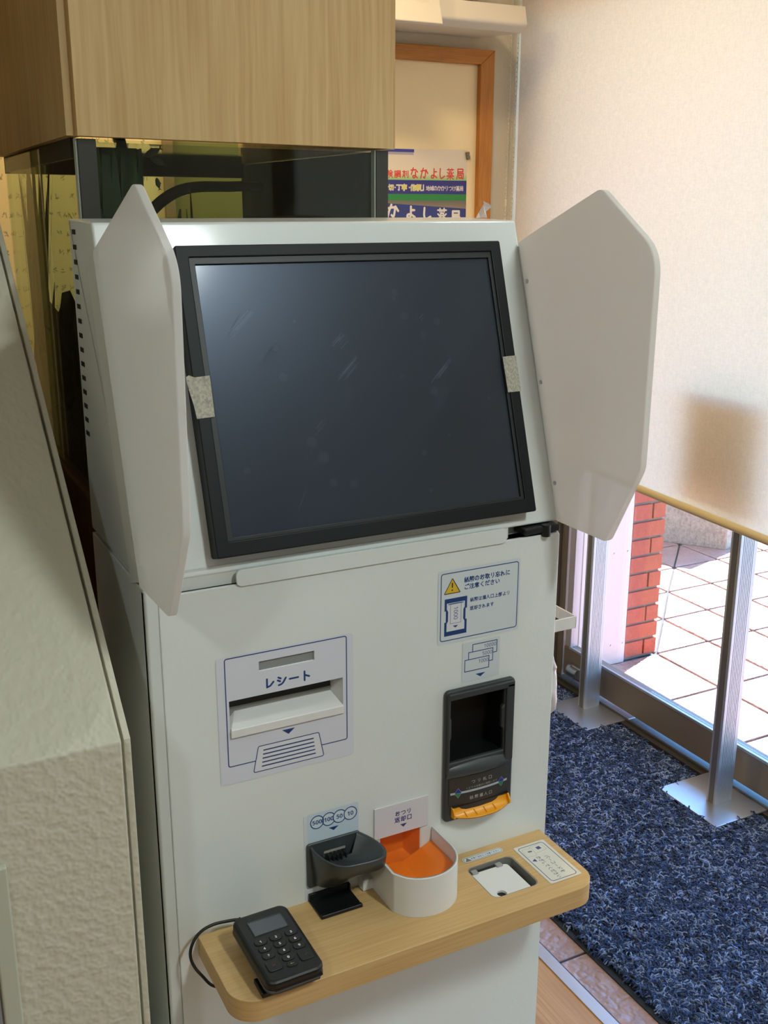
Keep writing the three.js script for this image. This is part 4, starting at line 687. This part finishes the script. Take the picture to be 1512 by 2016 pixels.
// ================================================================ AQUARIUM UNDER ITS WOODEN HOOD
const QA = [0.0258, -0.3000], QB = [0.4756, -0.3821], QC = [0.0390, -0.9265], QD = [0.4890, -1.0090];
{
  const wall = (a, b, e0, e1, th) => { const dx = b[0] - a[0], dz = b[1] - a[1], L = Math.hypot(dx, dz); return uvm(new THREE.BoxGeometry(L, e1 - e0, th)).rotateY(Math.atan2(-dz, dx)).translate((a[0] + b[0]) / 2, E0 + (e0 + e1) / 2, (a[1] + b[1]) / 2); };
  const lerp2 = (a, b, k) => [a[0] + (b[0] - a[0]) * k, a[1] + (b[1] - a[1]) * k];
  const ctr = lerp2(lerp2(QA, QB, 0.5), lerp2(QC, QD, 0.5), 0.5), inset = (p, k) => lerp2(p, ctr, k);
  // hood: two visible boards, back, right, top
  const h = thing('wooden_hood', 'pale maple hood panel hanging above the aquarium behind the kiosk', 'hood', [ctr[0], E0 + 0.0753, ctr[1]]);
  const e0 = 0.0753, e1 = CEIL - E0 - 0.002;
  const board = (a, b, mat, e = e0) => { const g = wall(inset(a, 0.02), inset(b, 0.02), e, e1, 0.018); return g; };
  add(h, 'front_board', board(QA, QB), canopyWood); add(h, 'side_board', board(QC, QA, 0, e0 + 0.0005), canopyWood); add(h, 'side_board', board(QD, QB), canopyWood); add(h, 'back_board', board(QD, QC, 0, 0.22), canopyWood);
  // tank
  const a = inset(QA, 0.035), b = inset(QB, 0.035), c = inset(QC, 0.035), d = inset(QD, 0.035), T = 0.073, B = -0.36;
  const t = thing('aquarium', 'planted aquarium with glass walls behind the kiosk', 'aquarium', [ctr[0], E0 + B, ctr[1]]);
  const mid = lerp2(a, b, 0.0);
  add(t, 'glass_pane', wall(lerp2(a, b, 0.03), lerp2(a, b, 0.955), B, T, 0.005), tankGlass); add(t, 'glass_pane', wall(c, a, B, T, 0.005), tankGlass); add(t, 'glass_pane', wall(d, c, B, T, 0.005), tankGlass);
  const seal = M({ color: 0x33332c, roughness: 0.5 });
  add(t, 'corner_seal', wall(lerp2(a, b, -0.004), lerp2(a, b, 0.045), B, T, 0.012), seal, 'dark corner strip at the left'); add(t, 'corner_seal', wall(lerp2(a, b, 0.955), lerp2(a, b, 1.0), B, T, 0.012), seal, 'dark corner strip at the right');
  const beadMat = M({ color: 0xb8bdb2, roughness: 0.3 }); add(t, 'edge_bead', wall(lerp2(a, b, -0.008), lerp2(a, b, -0.002), B, T, 0.006), beadMat); add(t, 'edge_bead', wall(lerp2(a, b, 0.95), lerp2(a, b, 0.955), B, T, 0.008), beadMat);
  add(t, 'rim', merge([wall(d, c, 0.050, 0.088, 0.02), wall(c, lerp2(a, c, 0.05), 0.053, 0.09, 0.004)]), M({ color: 0x2e302a, roughness: 0.5 }));
  add(t, 'water_surface', (() => { const s = polyShape([inset(a, 0.02), inset(b, 0.02), inset(d, 0.02), inset(c, 0.02)].map(([x, z]) => [x, -z]), 0); return uvm(new THREE.ShapeGeometry(s).rotateX(-Math.PI / 2).translate(0, E0 + 0.0705, 0)); })(), M({ color: 0xdde8dc, roughness: 0.05, transmission: 1, thickness: 0, ior: 1.33 }));
  add(t, 'gravel_bed', (() => { const s = polyShape([inset(a, 0.03), inset(b, 0.03), inset(d, 0.03), inset(c, 0.03)].map(([x, z]) => [x, -z]), 0); return uvm(extr(s, 0.06, 0).rotateX(-Math.PI / 2).translate(0, E0 + B + 0.003, 0)); })(), M({ color: 0x2a2620, roughness: 1, bumpMap: plaster, bumpScale: 0.006 }));
  // seen through the tank: a lettered cream sheet and an olive board standing behind it
  const paperTex = canvasTex(460, 900, 2.2, (g) => { const r = rng(99); g.strokeStyle = 'rgba(80,76,55,0.34)'; g.lineWidth = 2; for (let y = 40; y < 880; y += 36) { let x = 40; while (x < 420) { if (r() > 0.25) for (let k = 0; k < 4; k++) { g.beginPath(); g.moveTo(x + r() * 11, y + r() * 12); g.lineTo(x + r() * 11, y + r() * 12); g.stroke(); } x += 15; } } }, '#e6d9a4');
  const sb = thing('display_board', 'dim olive board with a lettered cream sheet behind the aquarium', 'board', [0.35, 0, -1.30]);
  add(sb, 'backing', box(-0.06, 0.62, -1.5, 0.45, -1.315, -1.30), M({ color: 0x747236, roughness: 0.8 }));
  const pg = flat(rrShape(-0.045, -0.62, 0.415, 0.28, 0.001)).translate(0, E0, -1.2985);
  add(sb, 'sheet', pg, M({ map: paperTex, roughness: 0.8 }), 'cream sheet with rows of faint lettering');
  add(sb, 'side_panel', box(-1.1, -0.065, -1.5, 0.45, -1.315, -1.30), M({ color: 0x241d15, roughness: 0.8 }), 'dark brown side panel');
  add(sb, 'divider', box(0.415, 0.436, -1.5, 0.45, -1.30, -1.288, 0.001), M({ color: 0x8a7650, roughness: 0.7 }));
  add(t, 'end_board', wall(d, b, B, T, 0.006), M({ color: 0x040503, roughness: 1 }));
  // stand
  const s = thing('aquarium_stand', 'dark brown wooden stand under the aquarium behind the kiosk', 'stand', [ctr[0], 0, ctr[1]]);
  add(s, 'cabinet', uvm(extr(polyShape([QA, QB, QD, QC].map(([x, z]) => [x, -z]), 0.003), 1.5 + B - 0.002, 0.002).rotateX(-Math.PI / 2)), M({ map: woodMap(0x7a4a22, 0x54300f, 151, 0.2, 1, 10), roughness: 0.6 }));
  // plants
  const leafMats = [0x142a0d, 0x1c3410, 0x0f210a, 0x243a12].map((q) => M({ color: q, roughness: 0.7, transmission: 0.06, thickness: 0, side: THREE.DoubleSide }));
  const leaf = (base, dir, len, wd, bend, zmin, xmax) => {
    const rows = [], side = new THREE.Vector3(-dir.z, 0, dir.x).normalize(); const N = 9;
    for (let i = 0; i <= N; i++) { const k = i / N, c0 = base.clone().addScaledVector(dir, len * k).add(new THREE.Vector3(dir.x * bend * k * k, -Math.abs(bend) * 0.55 * k * k, dir.z * bend * k * k)), w = wd * Math.pow(Math.sin(Math.PI * Math.min(0.985, 0.08 + 0.9 * k)), 0.8); rows.push([c0.clone().addScaledVector(side, -w), c0.clone().add(new THREE.Vector3(0, -w * 0.18, 0)), c0.clone().addScaledVector(side, w)]); }
    for (const row of rows) for (const p of row) { p.x = Math.min(xmax, Math.max(0.05, p.x)); p.y = Math.min(E0 + 0.066, p.y); p.z = Math.max(zmin, Math.min(p.z, -0.335 - (p.x - 0.0258) * 0.1825)); }
    return skin(rows);
  };
  const plant = (x, z, e, n, h, wd, label, seed, spread = 0.6, stem = 0, jit = 0.025, zmin = -0.9, xmax = 0.425) => {
    const r = rng(seed), o = thing('aquarium_plant', label, 'plant', [x, E0 + e, z]);
    for (let i = 0; i < n; i++) { const an = r() * 6.283, tl = spread * (0.25 + 0.75 * r()), dir = new THREE.Vector3(Math.cos(an) * tl, 1, Math.sin(an) * tl).normalize(); add(o, 'leaf', leaf(V(x + (r() - 0.5) * 2 * jit, e + stem * r(), z + (r() - 0.5) * 2 * Math.min(jit, 0.02)), dir, h * (0.6 + 0.4 * r()), wd * (0.7 + 0.5 * r()), h * (r() - 0.3) * 0.4, zmin, xmax), leafMats[Math.floor(r() * 4)]); }
    return o;
  };
  const clump = (o, x, e, z, rx, ry, rz, seed) => { const g = new THREE.IcosahedronGeometry(1, 5), p = g.attributes.position, n1 = noise(seed, 16), n2 = noise(seed + 1, 32); for (let i = 0; i < p.count; i++) { const a = p.getX(i), b = p.getY(i), c = p.getZ(i), k = 1 + 0.5 * (n1(a * 0.4 + 0.5, b * 0.4 + c * 0.3) - 0.5) + 0.3 * (n2(a * 0.5 + c * 0.3, b * 0.5) - 0.5); p.setXYZ(i, Math.max(0.05, x + a * rx * k), Math.max(E0 + B + 0.062, E0 + e + b * ry * k), Math.min(-0.345, z + c * rz * k)); } g.computeVertexNormals(); add(o, 'moss', g, M({ color: 0x151c0c, roughness: 1 })); };
  plant(0.090, -0.365, B + 0.06, 85, 0.40, 0.0095, 'tall dense green plant at the left front of the aquarium', 401, 0.14, 0.26, 0.030, -0.398, 0.118);
  plant(0.165, -0.48, B + 0.06, 16, 0.34, 0.011, 'broad-leaved plant behind the tip of the left wing', 402, 0.35, 0.05, 0.025, -0.56, 0.215);
  clump(plant(0.058, -0.80, B + 0.06, 90, 0.33, 0.004, 'grassy dark plant at the far left of the aquarium', 403, 0.12, 0.1, 0.012), 0.09, -0.31, -0.76, 0.05, 0.15, 0.12, 501);
  clump(plant(0.075, -0.46, B + 0.06, 90, 0.17, 0.004, 'short grassy plant against the left glass', 404, 0.3, 0.05, 0.03), 0.09, -0.28, -0.50, 0.045, 0.12, 0.10, 503);
  // driftwood
  const dw = thing('driftwood', 'dark driftwood branch lying across the aquarium', 'driftwood', [0.2, E0 - 0.02, -0.6]);
  add(dw, 'branch', tube([V(0.11, -0.10, -0.5), V(0.16, -0.02, -0.52), V(0.22, 0.02, -0.55), V(0.32, 0.028, -0.6), V(0.40, 0.03, -0.7)], 0.008, 40, 8), M({ color: 0x17180f, roughness: 0.9 }));
  add(dw, 'branch', tube([V(0.16, -0.02, -0.52), V(0.14, 0.03, -0.5), V(0.125, 0.09, -0.49)], 0.008, 30, 8), M({ color: 0x17180f, roughness: 0.9 }));
  // fish
  const fish = (p, turn, pitch, L, label) => {
    const o = thing('fish', label, 'fish', [p.x, p.y, p.z]); o.rotation.set(0, turn, pitch); o.updateMatrixWorld(true); const mw = o.matrixWorld.clone();
    const g = new THREE.SphereGeometry(1, 24, 16), q = g.attributes.position; for (let i = 0; i < q.count; i++) { const x = q.getX(i); q.setXYZ(i, x * L * 0.42, q.getY(i) * L * 0.19 * (1 - 0.35 * Math.max(0, x) * x), q.getZ(i) * L * 0.07); } g.computeVertexNormals();
    const fm = M({ color: 0x4a4a38, roughness: 0.4 });
    add(o, 'body', g.applyMatrix4(mw), fm);
    const fin = (pts, th = 0.0006) => extr(polyShape(pts, 0), th, 0).translate(0, 0, -th / 2).applyMatrix4(mw);
    add(o, 'tail', fin([[L * 0.36, 0], [L * 0.58, L * 0.17], [L * 0.50, 0], [L * 0.58, -L * 0.15]]), fm); add(o, 'fin', fin([[-L * 0.1, L * 0.16], [L * 0.06, L * 0.25], [L * 0.2, L * 0.13]]), fm); add(o, 'fin', fin([[-L * 0.02, -L * 0.16], [L * 0.12, -L * 0.23], [L * 0.2, -L * 0.12]]), fm);
    for (const s of [-1, 1]) add(o, 'eye', new THREE.SphereGeometry(L * 0.022, 10, 8).translate(-L * 0.3, L * 0.03, s * L * 0.055).applyMatrix4(mw), blackPlastic);
  };
  fish(V(0.1447, 0.064, -0.402), -0.45, 0.45, 0.025, 'small fish rising just under the hood edge');
  fish(V(0.151, 0.054, -0.402), -0.3, -0.45, 0.022, 'small fish pointing down beside the dark plant leaves');
  fish(V(0.155, 0.028, -0.42), -0.5, -1.35, 0.016, 'small fish seen nose up near the lettered sheet');
}
// ================================================================ BACK WALL
{
  const f = thing('framed_board', 'cream board in an orange oak frame on the back wall', 'notice board', [1.2, E0 - 0.6, ZB]);
  const z0 = ZB + 0.001, z1 = ZB + 0.026, X0 = 0.72, X1 = 1.482, T = 0.413, B = -1.49;
  add(f, 'top_rail', uvm(extr(polyShape([[X0, T], [X1, T], [X1 - 0.045, T - 0.038], [X0 + 0.045, T - 0.038]], 0), 0.025, 0.002).translate(0, E0, z0), true), oakWood);
  add(f, 'stile', uvm(extr(polyShape([[X1, T], [X1, B], [X1 - 0.045, B], [X1 - 0.045, T - 0.038]], 0), 0.025, 0.002).translate(0, E0, z0)), oakWood);
  add(f, 'stile', uvm(extr(polyShape([[X0, T], [X0, B], [X0 + 0.045, B], [X0 + 0.045, T - 0.038]], 0), 0.025, 0.002).translate(0, E0, z0)), oakWood);
  add(f, 'panel', box(X0 + 0.04, X1 - 0.04, B, T - 0.036, z0, z0 + 0.008), M({ color: 0xfbe8bc, roughness: 0.7 }));
  const p = thing('poster', 'red, blue and green pharmacy poster on the framed board', 'poster', [1.2, E0 + 0.0, z0 + 0.009]);
  const PX1 = 1.408, W = 380, PT = 0.151, H = 300, k = 0.2117;   // millimetres per crop pixel
  const map = canvasTex(W, H, 4, (c) => {
    const X = (px) => W - (1358 - px) * k, Y = (py) => (py - 105) * k;
    const g = c.createLinearGradient(0, Y(330), 0, Y(492)); g.addColorStop(0, '#e6dccb'); g.addColorStop(0.5, '#dfdcc4'); g.addColorStop(1, '#8fc479'); c.fillStyle = g; c.fillRect(0, Y(330), W, Y(492) - Y(330));
    c.fillStyle = '#3238a8'; c.fillRect(0, Y(110), X(556), Y(148) - Y(110)); c.fillStyle = '#b4aeb9'; c.fillRect(0, Y(150), X(550), Y(180) - Y(150));
    const red = '#d83a2a';
    jp(c, '保険調剤', X(35), Y(368), 20, 2.5, red, 24.6, 21);
    [['な', 500], ['か', 648], ['よ', 790], ['し', 915], ['薬', 1045], ['局', 1196]].forEach(([ch, x]) => jp(c, ch, X(x), Y(330), 25.5, ch === '薬' ? 2.8 : 3.6, red, 26, 31.5));
    c.fillStyle = '#2b2a86'; c.fillRect(0, Y(490), W, Y(664) - Y(490));
    const small = [['親', 90], ['切', 180], ['・', 240], ['丁', 295], ['寧', 375], ['・', 450], ['信', 505], ['頼', 585], ['」', 668]];
    for (const [ch, x] of small) jp(c, ch, X(x), Y(542), 17, 3.6, ch === '丁' || ch === '・' || ch === '」' ? '#e8e4d8' : '#e8e4d8', 18, 17.5);
    for (const [ch, x] of small) if (!'丁・」'.includes(ch)) jp(c, ch, X(x), Y(542), 17, 1.5, '#d8cf2a', 18, 17.5);
    jp(c, '地域のかかりつけ薬局', X(738), Y(555), 12.6, 1.7, '#e4e0dc', 12.1, 14.5);
    c.fillStyle = '#1f8a3c'; c.fillRect(0, Y(664), W, Y(748) - Y(664));
    const rg = c.createLinearGradient(0, Y(745), 0, Y(850)); rg.addColorStop(0, '#6f6a5e'); rg.addColorStop(1, '#9a8a7c'); c.fillStyle = rg; c.fillRect(0, Y(745), W, Y(1140) - Y(745));
    c.fillStyle = '#2b3a86'; c.beginPath(); c.moveTo(0, Y(745)); c.lineTo(W, Y(848)); c.lineTo(W, Y(1080)); c.lineTo(0, Y(1100)); c.closePath(); c.fill();
    c.fillStyle = '#4a423e'; c.beginPath(); c.moveTo(0, Y(1100)); c.lineTo(W, Y(1080)); c.lineTo(W, Y(1125)); c.lineTo(0, Y(1130)); c.closePath(); c.fill();
    c.fillStyle = '#a59c8a'; c.fillRect(0, Y(1128), W, H);
    [['な', -60, 770, 36, 38], ['か', 160, 785, 37, 38], ['よ', 425, 805, 35, 37], ['し', 670, 825, 35, 37], ['薬', 910, 835, 33, 45], ['局', 1125, 862, 31, 42]].forEach(([ch, x, y, w, h]) => jp(c, ch, X(x), Y(y), w, ch === '薬' ? 4.6 : 6.4, '#ece8e2', 40, h));
    for (const [col, lw] of [['#d9403a', 11], ['#f3ece4', 5.2]]) [['妻', 150], ['田', 320], ['南', 530], ['店', 745]].forEach(([ch, x]) => jp(c, ch, X(x), Y(980), 36, lw, col, 40, 35));
  }, '#e6dccb');
  add(p, 'sheet', flat(rrShape(PX1 - W / 1000, PT - H / 1000, PX1, PT, 0.0005)).translate(0, E0, z0 + 0.0095), M({ map, roughness: 0.4, clearcoat: 0.2, clearcoatRoughness: 0.3 }));
  const cl = thing('poster_clip', 'clear clip with a shiny pin at the top right corner of the poster', 'clip', [1.408, E0 + 0.14, z0 + 0.01]);
  add(cl, 'body', new RoundedBoxGeometry(0.012, 0.02, 0.006, 3, 0.002).rotateZ(0.2).translate(1.4085, E0 + 0.137, z0 + 0.0135), M({ color: 0xa09880, roughness: 0.2, transmission: 0.4, thickness: 0 }));
  add(cl, 'pin', new THREE.SphereGeometry(0.0028, 14, 10).translate(1.4085, E0 + 0.138, z0 + 0.018), steel);
  // air conditioner
  const a = thing('air_conditioner', 'white wall-mounted air conditioner above the framed board', 'air conditioner', [1.1, E0 + 0.43, ZB]);
  const acMat = M({ color: 0xdcd8cf, roughness: 0.5 });
  const prof = polyShape([[-ZB - 0.002, 0.445], [1.52, 0.432], [1.492, 0.447], [1.505, 0.494], [-ZB - 0.002, 0.498]], [0.002, 0.012, 0.012, 0.004, 0.002]);
  add(a, 'casing', uvm(extr(prof, 0.708, 0.002).rotateY(Math.PI / 2).translate(0.74, E0, 0)), acMat);
  const upper = polyShape([[1.70, 0.496], [1.515, 0.500], [1.53, 0.70], [1.70, 0.70]], 0.006);
  add(a, 'upper_body', uvm(extr(upper, 0.58, 0.002).rotateY(Math.PI / 2).translate(0.74, E0, 0)), acMat);
  const fg = new RoundedBoxGeometry(0.34, 0.13, 0.008, 3, 0.003).rotateX(-0.30);
  fg.translate(1.006, E0 + 0.487, -1.478); add(a, 'flap', uvm(fg), acMat);
  const lm = canvasTex(40, 26, 8, (c) => { c.fillStyle = '#3a3630'; c.beginPath(); c.ellipse(5, 17, 2, 4, 0.5, 0, 7); c.fill(); for (const [x, y, w] of [[14, 4, 9], [14, 9, 14], [12, 15, 15], [14, 20, 11]]) { c.strokeStyle = '#6a655c'; c.lineWidth = 1.6; c.setLineDash([1.6, 0.7]); c.beginPath(); c.moveTo(x, y); c.lineTo(x + w, y); c.stroke(); } c.setLineDash([]); c.fillStyle = '#2c2a26'; for (const y of [4, 9]) c.fillRect(7, y - 1, 1.6, 1.8); }, '#d8d4ca');
  add(a, 'print', flat(rrShape(-0.017, -0.011, 0.017, 0.011, 0.0005)).translate(0.122, -0.004, 0.0045).rotateX(-0.30).translate(1.006, E0 + 0.487, -1.478), M({ map: lm, roughness: 0.5 }));
}
// ================================================================ BLIND, CHAIN, STANDS, MAT
{
  const XB = 1.58, zL = -1.712, zR = 0.95, drop = (z) => -0.700 - 0.0415 * (z + 1.1);
  const b = thing('roller_blind', 'cream roller blind lowered over the glass entrance', 'roller blind', [XB, E0 + 0.85, -0.4]);
  const rows = []; for (let j = 0; j <= 24; j++) { const row = []; for (let i = 0; i <= 50; i++) { const z = zL + (zR - zL) * i / 50, e1 = 0.86, e = e1 + (drop(z) - e1) * j / 24; row.push(V(XB + 0.0025 * Math.sin(z * 5 + e * 1.5) * (1 - j / 24 * 0.4), e, z)); } rows.push(row); }
  const g = skin(rows); { const p = g.attributes.position, uv = []; for (let i = 0; i < p.count; i++) uv.push(p.getZ(i), p.getY(i)); g.setAttribute('uv', new THREE.Float32BufferAttribute(uv, 2)); }
  add(b, 'fabric', g, M({ map: weaveCol, color: 0xf0e3d4, roughness: 1, transmission: 0.38, thickness: 0, bumpMap: weave, bumpScale: 0.0003, side: THREE.DoubleSide }));
  const bar = new THREE.CapsuleGeometry(0.0105, zR - zL - 0.03, 6, 18).rotateX(Math.PI / 2).rotateX(-Math.atan(-0.0415)); bar.translate(XB, E0 + drop((zL + zR) / 2) - 0.006, (zL + zR) / 2);
  add(b, 'bottom_bar', uvm(bar), M({ color: 0xd2bf92, roughness: 0.5 }));
  add(b, 'roller_tube', cyl(XB, 0.872, (zL + zR) / 2, 0.022, zR - zL, 'z'), whitePlastic);
  const c = thing('blind_chain', 'pair of bead chain strands hanging at the left edge of the blind', 'chain', [1.545, E0, -1.70]);
  const cm = M({ color: 0xe8e4d8, roughness: 0.35 }), beads = [], cords = [];
  for (const [xt, xb, zt, bot] of [[1.541, 1.5345, -1.700, -0.33], [1.5665, 1.5565, -1.700, -0.33]]) {
    cords.push(tube([V(xt, 0.86, zt), V(xt + (xb - xt) * 0.5, 0.3, zt), V(xb, bot, zt)], 0.0009, 20, 6));
    for (let e = 0.85; e > bot; e -= 0.0125) { const k = (0.86 - e) / 0.89; beads.push(new THREE.SphereGeometry(0.0024, 8, 6).translate(xt + (xb - xt) * Math.min(1.4, k), E0 + e, zt)); }
  }
  beads.push(tube([V(1.5315, -0.33, -1.70), V(1.543, -0.345, -1.70), V(1.553, -0.33, -1.70)], 0.0024, 16, 6), new THREE.CapsuleGeometry(0.0035, 0.014, 4, 10).translate(1.5355, E0 + 0.0095, -1.70));
  add(c, 'beads', merge(beads), cm); add(c, 'cord', merge(cords), cm);
}
for (const [x, z, label] of [[1.697, -1.392, 'silver floor stand with a square base, half hidden beside the kiosk'], [1.660, -0.800, 'silver floor stand with a square base in front of the glass door']]) {
  const near = z > -1, t = thing('sign_stand', label, 'stand', [x, 0, z], 'pair of silver sign stands along the door');
  const bx0 = near ? 1.5615 : 1.589, bx1 = near ? 1.738 : 1.778, bz0 = near ? -0.918 : -1.456, bz1 = near ? -0.707 : -1.264;
  add(t, 'base_plate', uvm(extr(rrShape(bx0, -bz1, bx1, -bz0, 0.006), 0.0055, 0.0012).rotateX(-Math.PI / 2).translate(0, E0 - 1.4885, 0)), satinSteel);
  const s = rrShape(-0.029, -0.016, 0.029, 0.016, 0.002); // extruded profile with fine grooves
  const w = 0.0275, groove = [-0.6, -0.4, -0.2, 0, 0.2, 0.4, 0.6];
  add(t, 'pole', uvm(extr(s, 1.05, 0.0005).rotateX(-Math.PI / 2).translate(x, E0 - 1.4835, z)), alu);
  add(t, 'groove', merge(groove.map((q) => box(x + w * q - 0.0011, x + w * q + 0.0011, -1.487, -0.45, z + 0.0155, z + 0.0168, 0.0003))), alu);
  add(t, 'side_channel', box(x - 0.0300, x - 0.0285, -1.487, -0.45, z - 0.008, z + 0.008), M({ color: 0x6e6a68, roughness: 0.5, metalness: 0.4 }));
  const zc = near ? -0.835 : z, top = -0.425;
  add(t, 'sign_board', box(x - 0.022, x - 0.012, top - 0.262, top, zc - 0.125, zc + 0.125, 0.003), M({ color: 0xcfcac2, roughness: 0.6 }));
  add(t, 'board_hook', tube([V(x - 0.017, top, zc + 0.012), V(x - 0.017, top + 0.022, zc + 0.014), V(x - 0.017, top + 0.03, zc + 0.003), V(x - 0.017, top + 0.024, zc - 0.008)], 0.0016, 20, 6), steel);
}
{
  const X0 = 0.998, X1 = 1.715, Z0 = -1.60, Z1 = 2.4;
  const t = thing('door_mat', 'dark blue looped door mat with a rubber edge along the entrance', 'door mat', [(X0 + X1) / 2, 0, 0.3]);
  add(t, 'backing', box(X0 + 0.012, X1 - 0.012, -1.4995, -1.494, Z0 + 0.012, Z1 - 0.012), M({ color: 0x0c1220, roughness: 0.95 }));
  add(t, 'rubber_edge', merge([box(X0, X0 + 0.016, -1.4995, -1.4955, Z0, Z1, 0.0015), box(X1 - 0.016, X1, -1.4995, -1.4955, Z0, Z1, 0.0015), box(X0, X1, -1.4995, -1.4955, Z0, Z0 + 0.016, 0.0015), box(X0, X1, -1.4995, -1.4955, Z1 - 0.016, Z1, 0.0015)]), darkRubber);
  // looped pile: short curled strands
  const loop = (seed) => { const r = rng(seed), pts = []; let a = r() * 6.28; const p = new THREE.Vector3(0, 0, 0); for (let i = 0; i < 5; i++) { pts.push(p.clone()); a += (r() - 0.5) * 2.2; p.x += Math.cos(a) * 0.0026; p.z += Math.sin(a) * 0.0026; p.y = 0.0045 * Math.sin((i + 1) / 4.6 * Math.PI) + 0.001; } return new THREE.TubeGeometry(new THREE.CatmullRomCurve3(pts), 6, 0.00115, 4, false); };
  const n = 62000, r = rng(17), pile = new THREE.InstancedMesh(mergeGeometries([loop(1), loop(2).translate(0.003, 0, 0.002), loop(3).translate(-0.003, 0, 0.003)]), M({ color: 0xffffff, roughness: 0.85, sheen: 0.3, sheenRoughness: 0.5, sheenColor: new THREE.Color(0x8899bb) }), n);
  const m4 = new THREE.Matrix4(), q = new THREE.Quaternion(), ev = new THREE.Euler(), col = new THREE.Color(), nn = noise(55, 32);
  const A = new THREE.Color(0x33456a), B = new THREE.Color(0x93a3c2), C = new THREE.Color(0x121826);
  for (let i = 0; i < n; i++) {
    let x, z; do { x = X0 + 0.018 + r() * (X1 - X0 - 0.036); z = Z0 + 0.018 + r() * 2.0; } while ((x > 1.585 && z > -1.46 && z < -1.26) || (x > 1.558 && z > -0.922 && z < -0.703));
    ev.set((r() - 0.5) * 0.9, r() * 6.283, (r() - 0.5) * 0.9); q.setFromEuler(ev); const s = 0.95 + r() * 0.8;
    m4.compose(new THREE.Vector3(x - t.position.x, 0.0055 + r() * 0.0015, z - t.position.z), q, new THREE.Vector3(s, s, s)); pile.setMatrixAt(i, m4);
    const v = r(); col.copy(A); if (v > 0.62) col.lerp(B, (v - 0.62) / 0.38); else if (v < 0.28) col.lerp(C, 1 - v / 0.28); pile.setColorAt(i, col);
  }
  pile.name = 'pile'; pile.userData.kind = 'stuff'; pile.castShadow = pile.receiveShadow = true; t.add(pile);
}
for (const o of scene.children) o.traverse((m) => { if (m.isMesh) m.castShadow = m.receiveShadow = true; });
renderer.render(scene, camera);
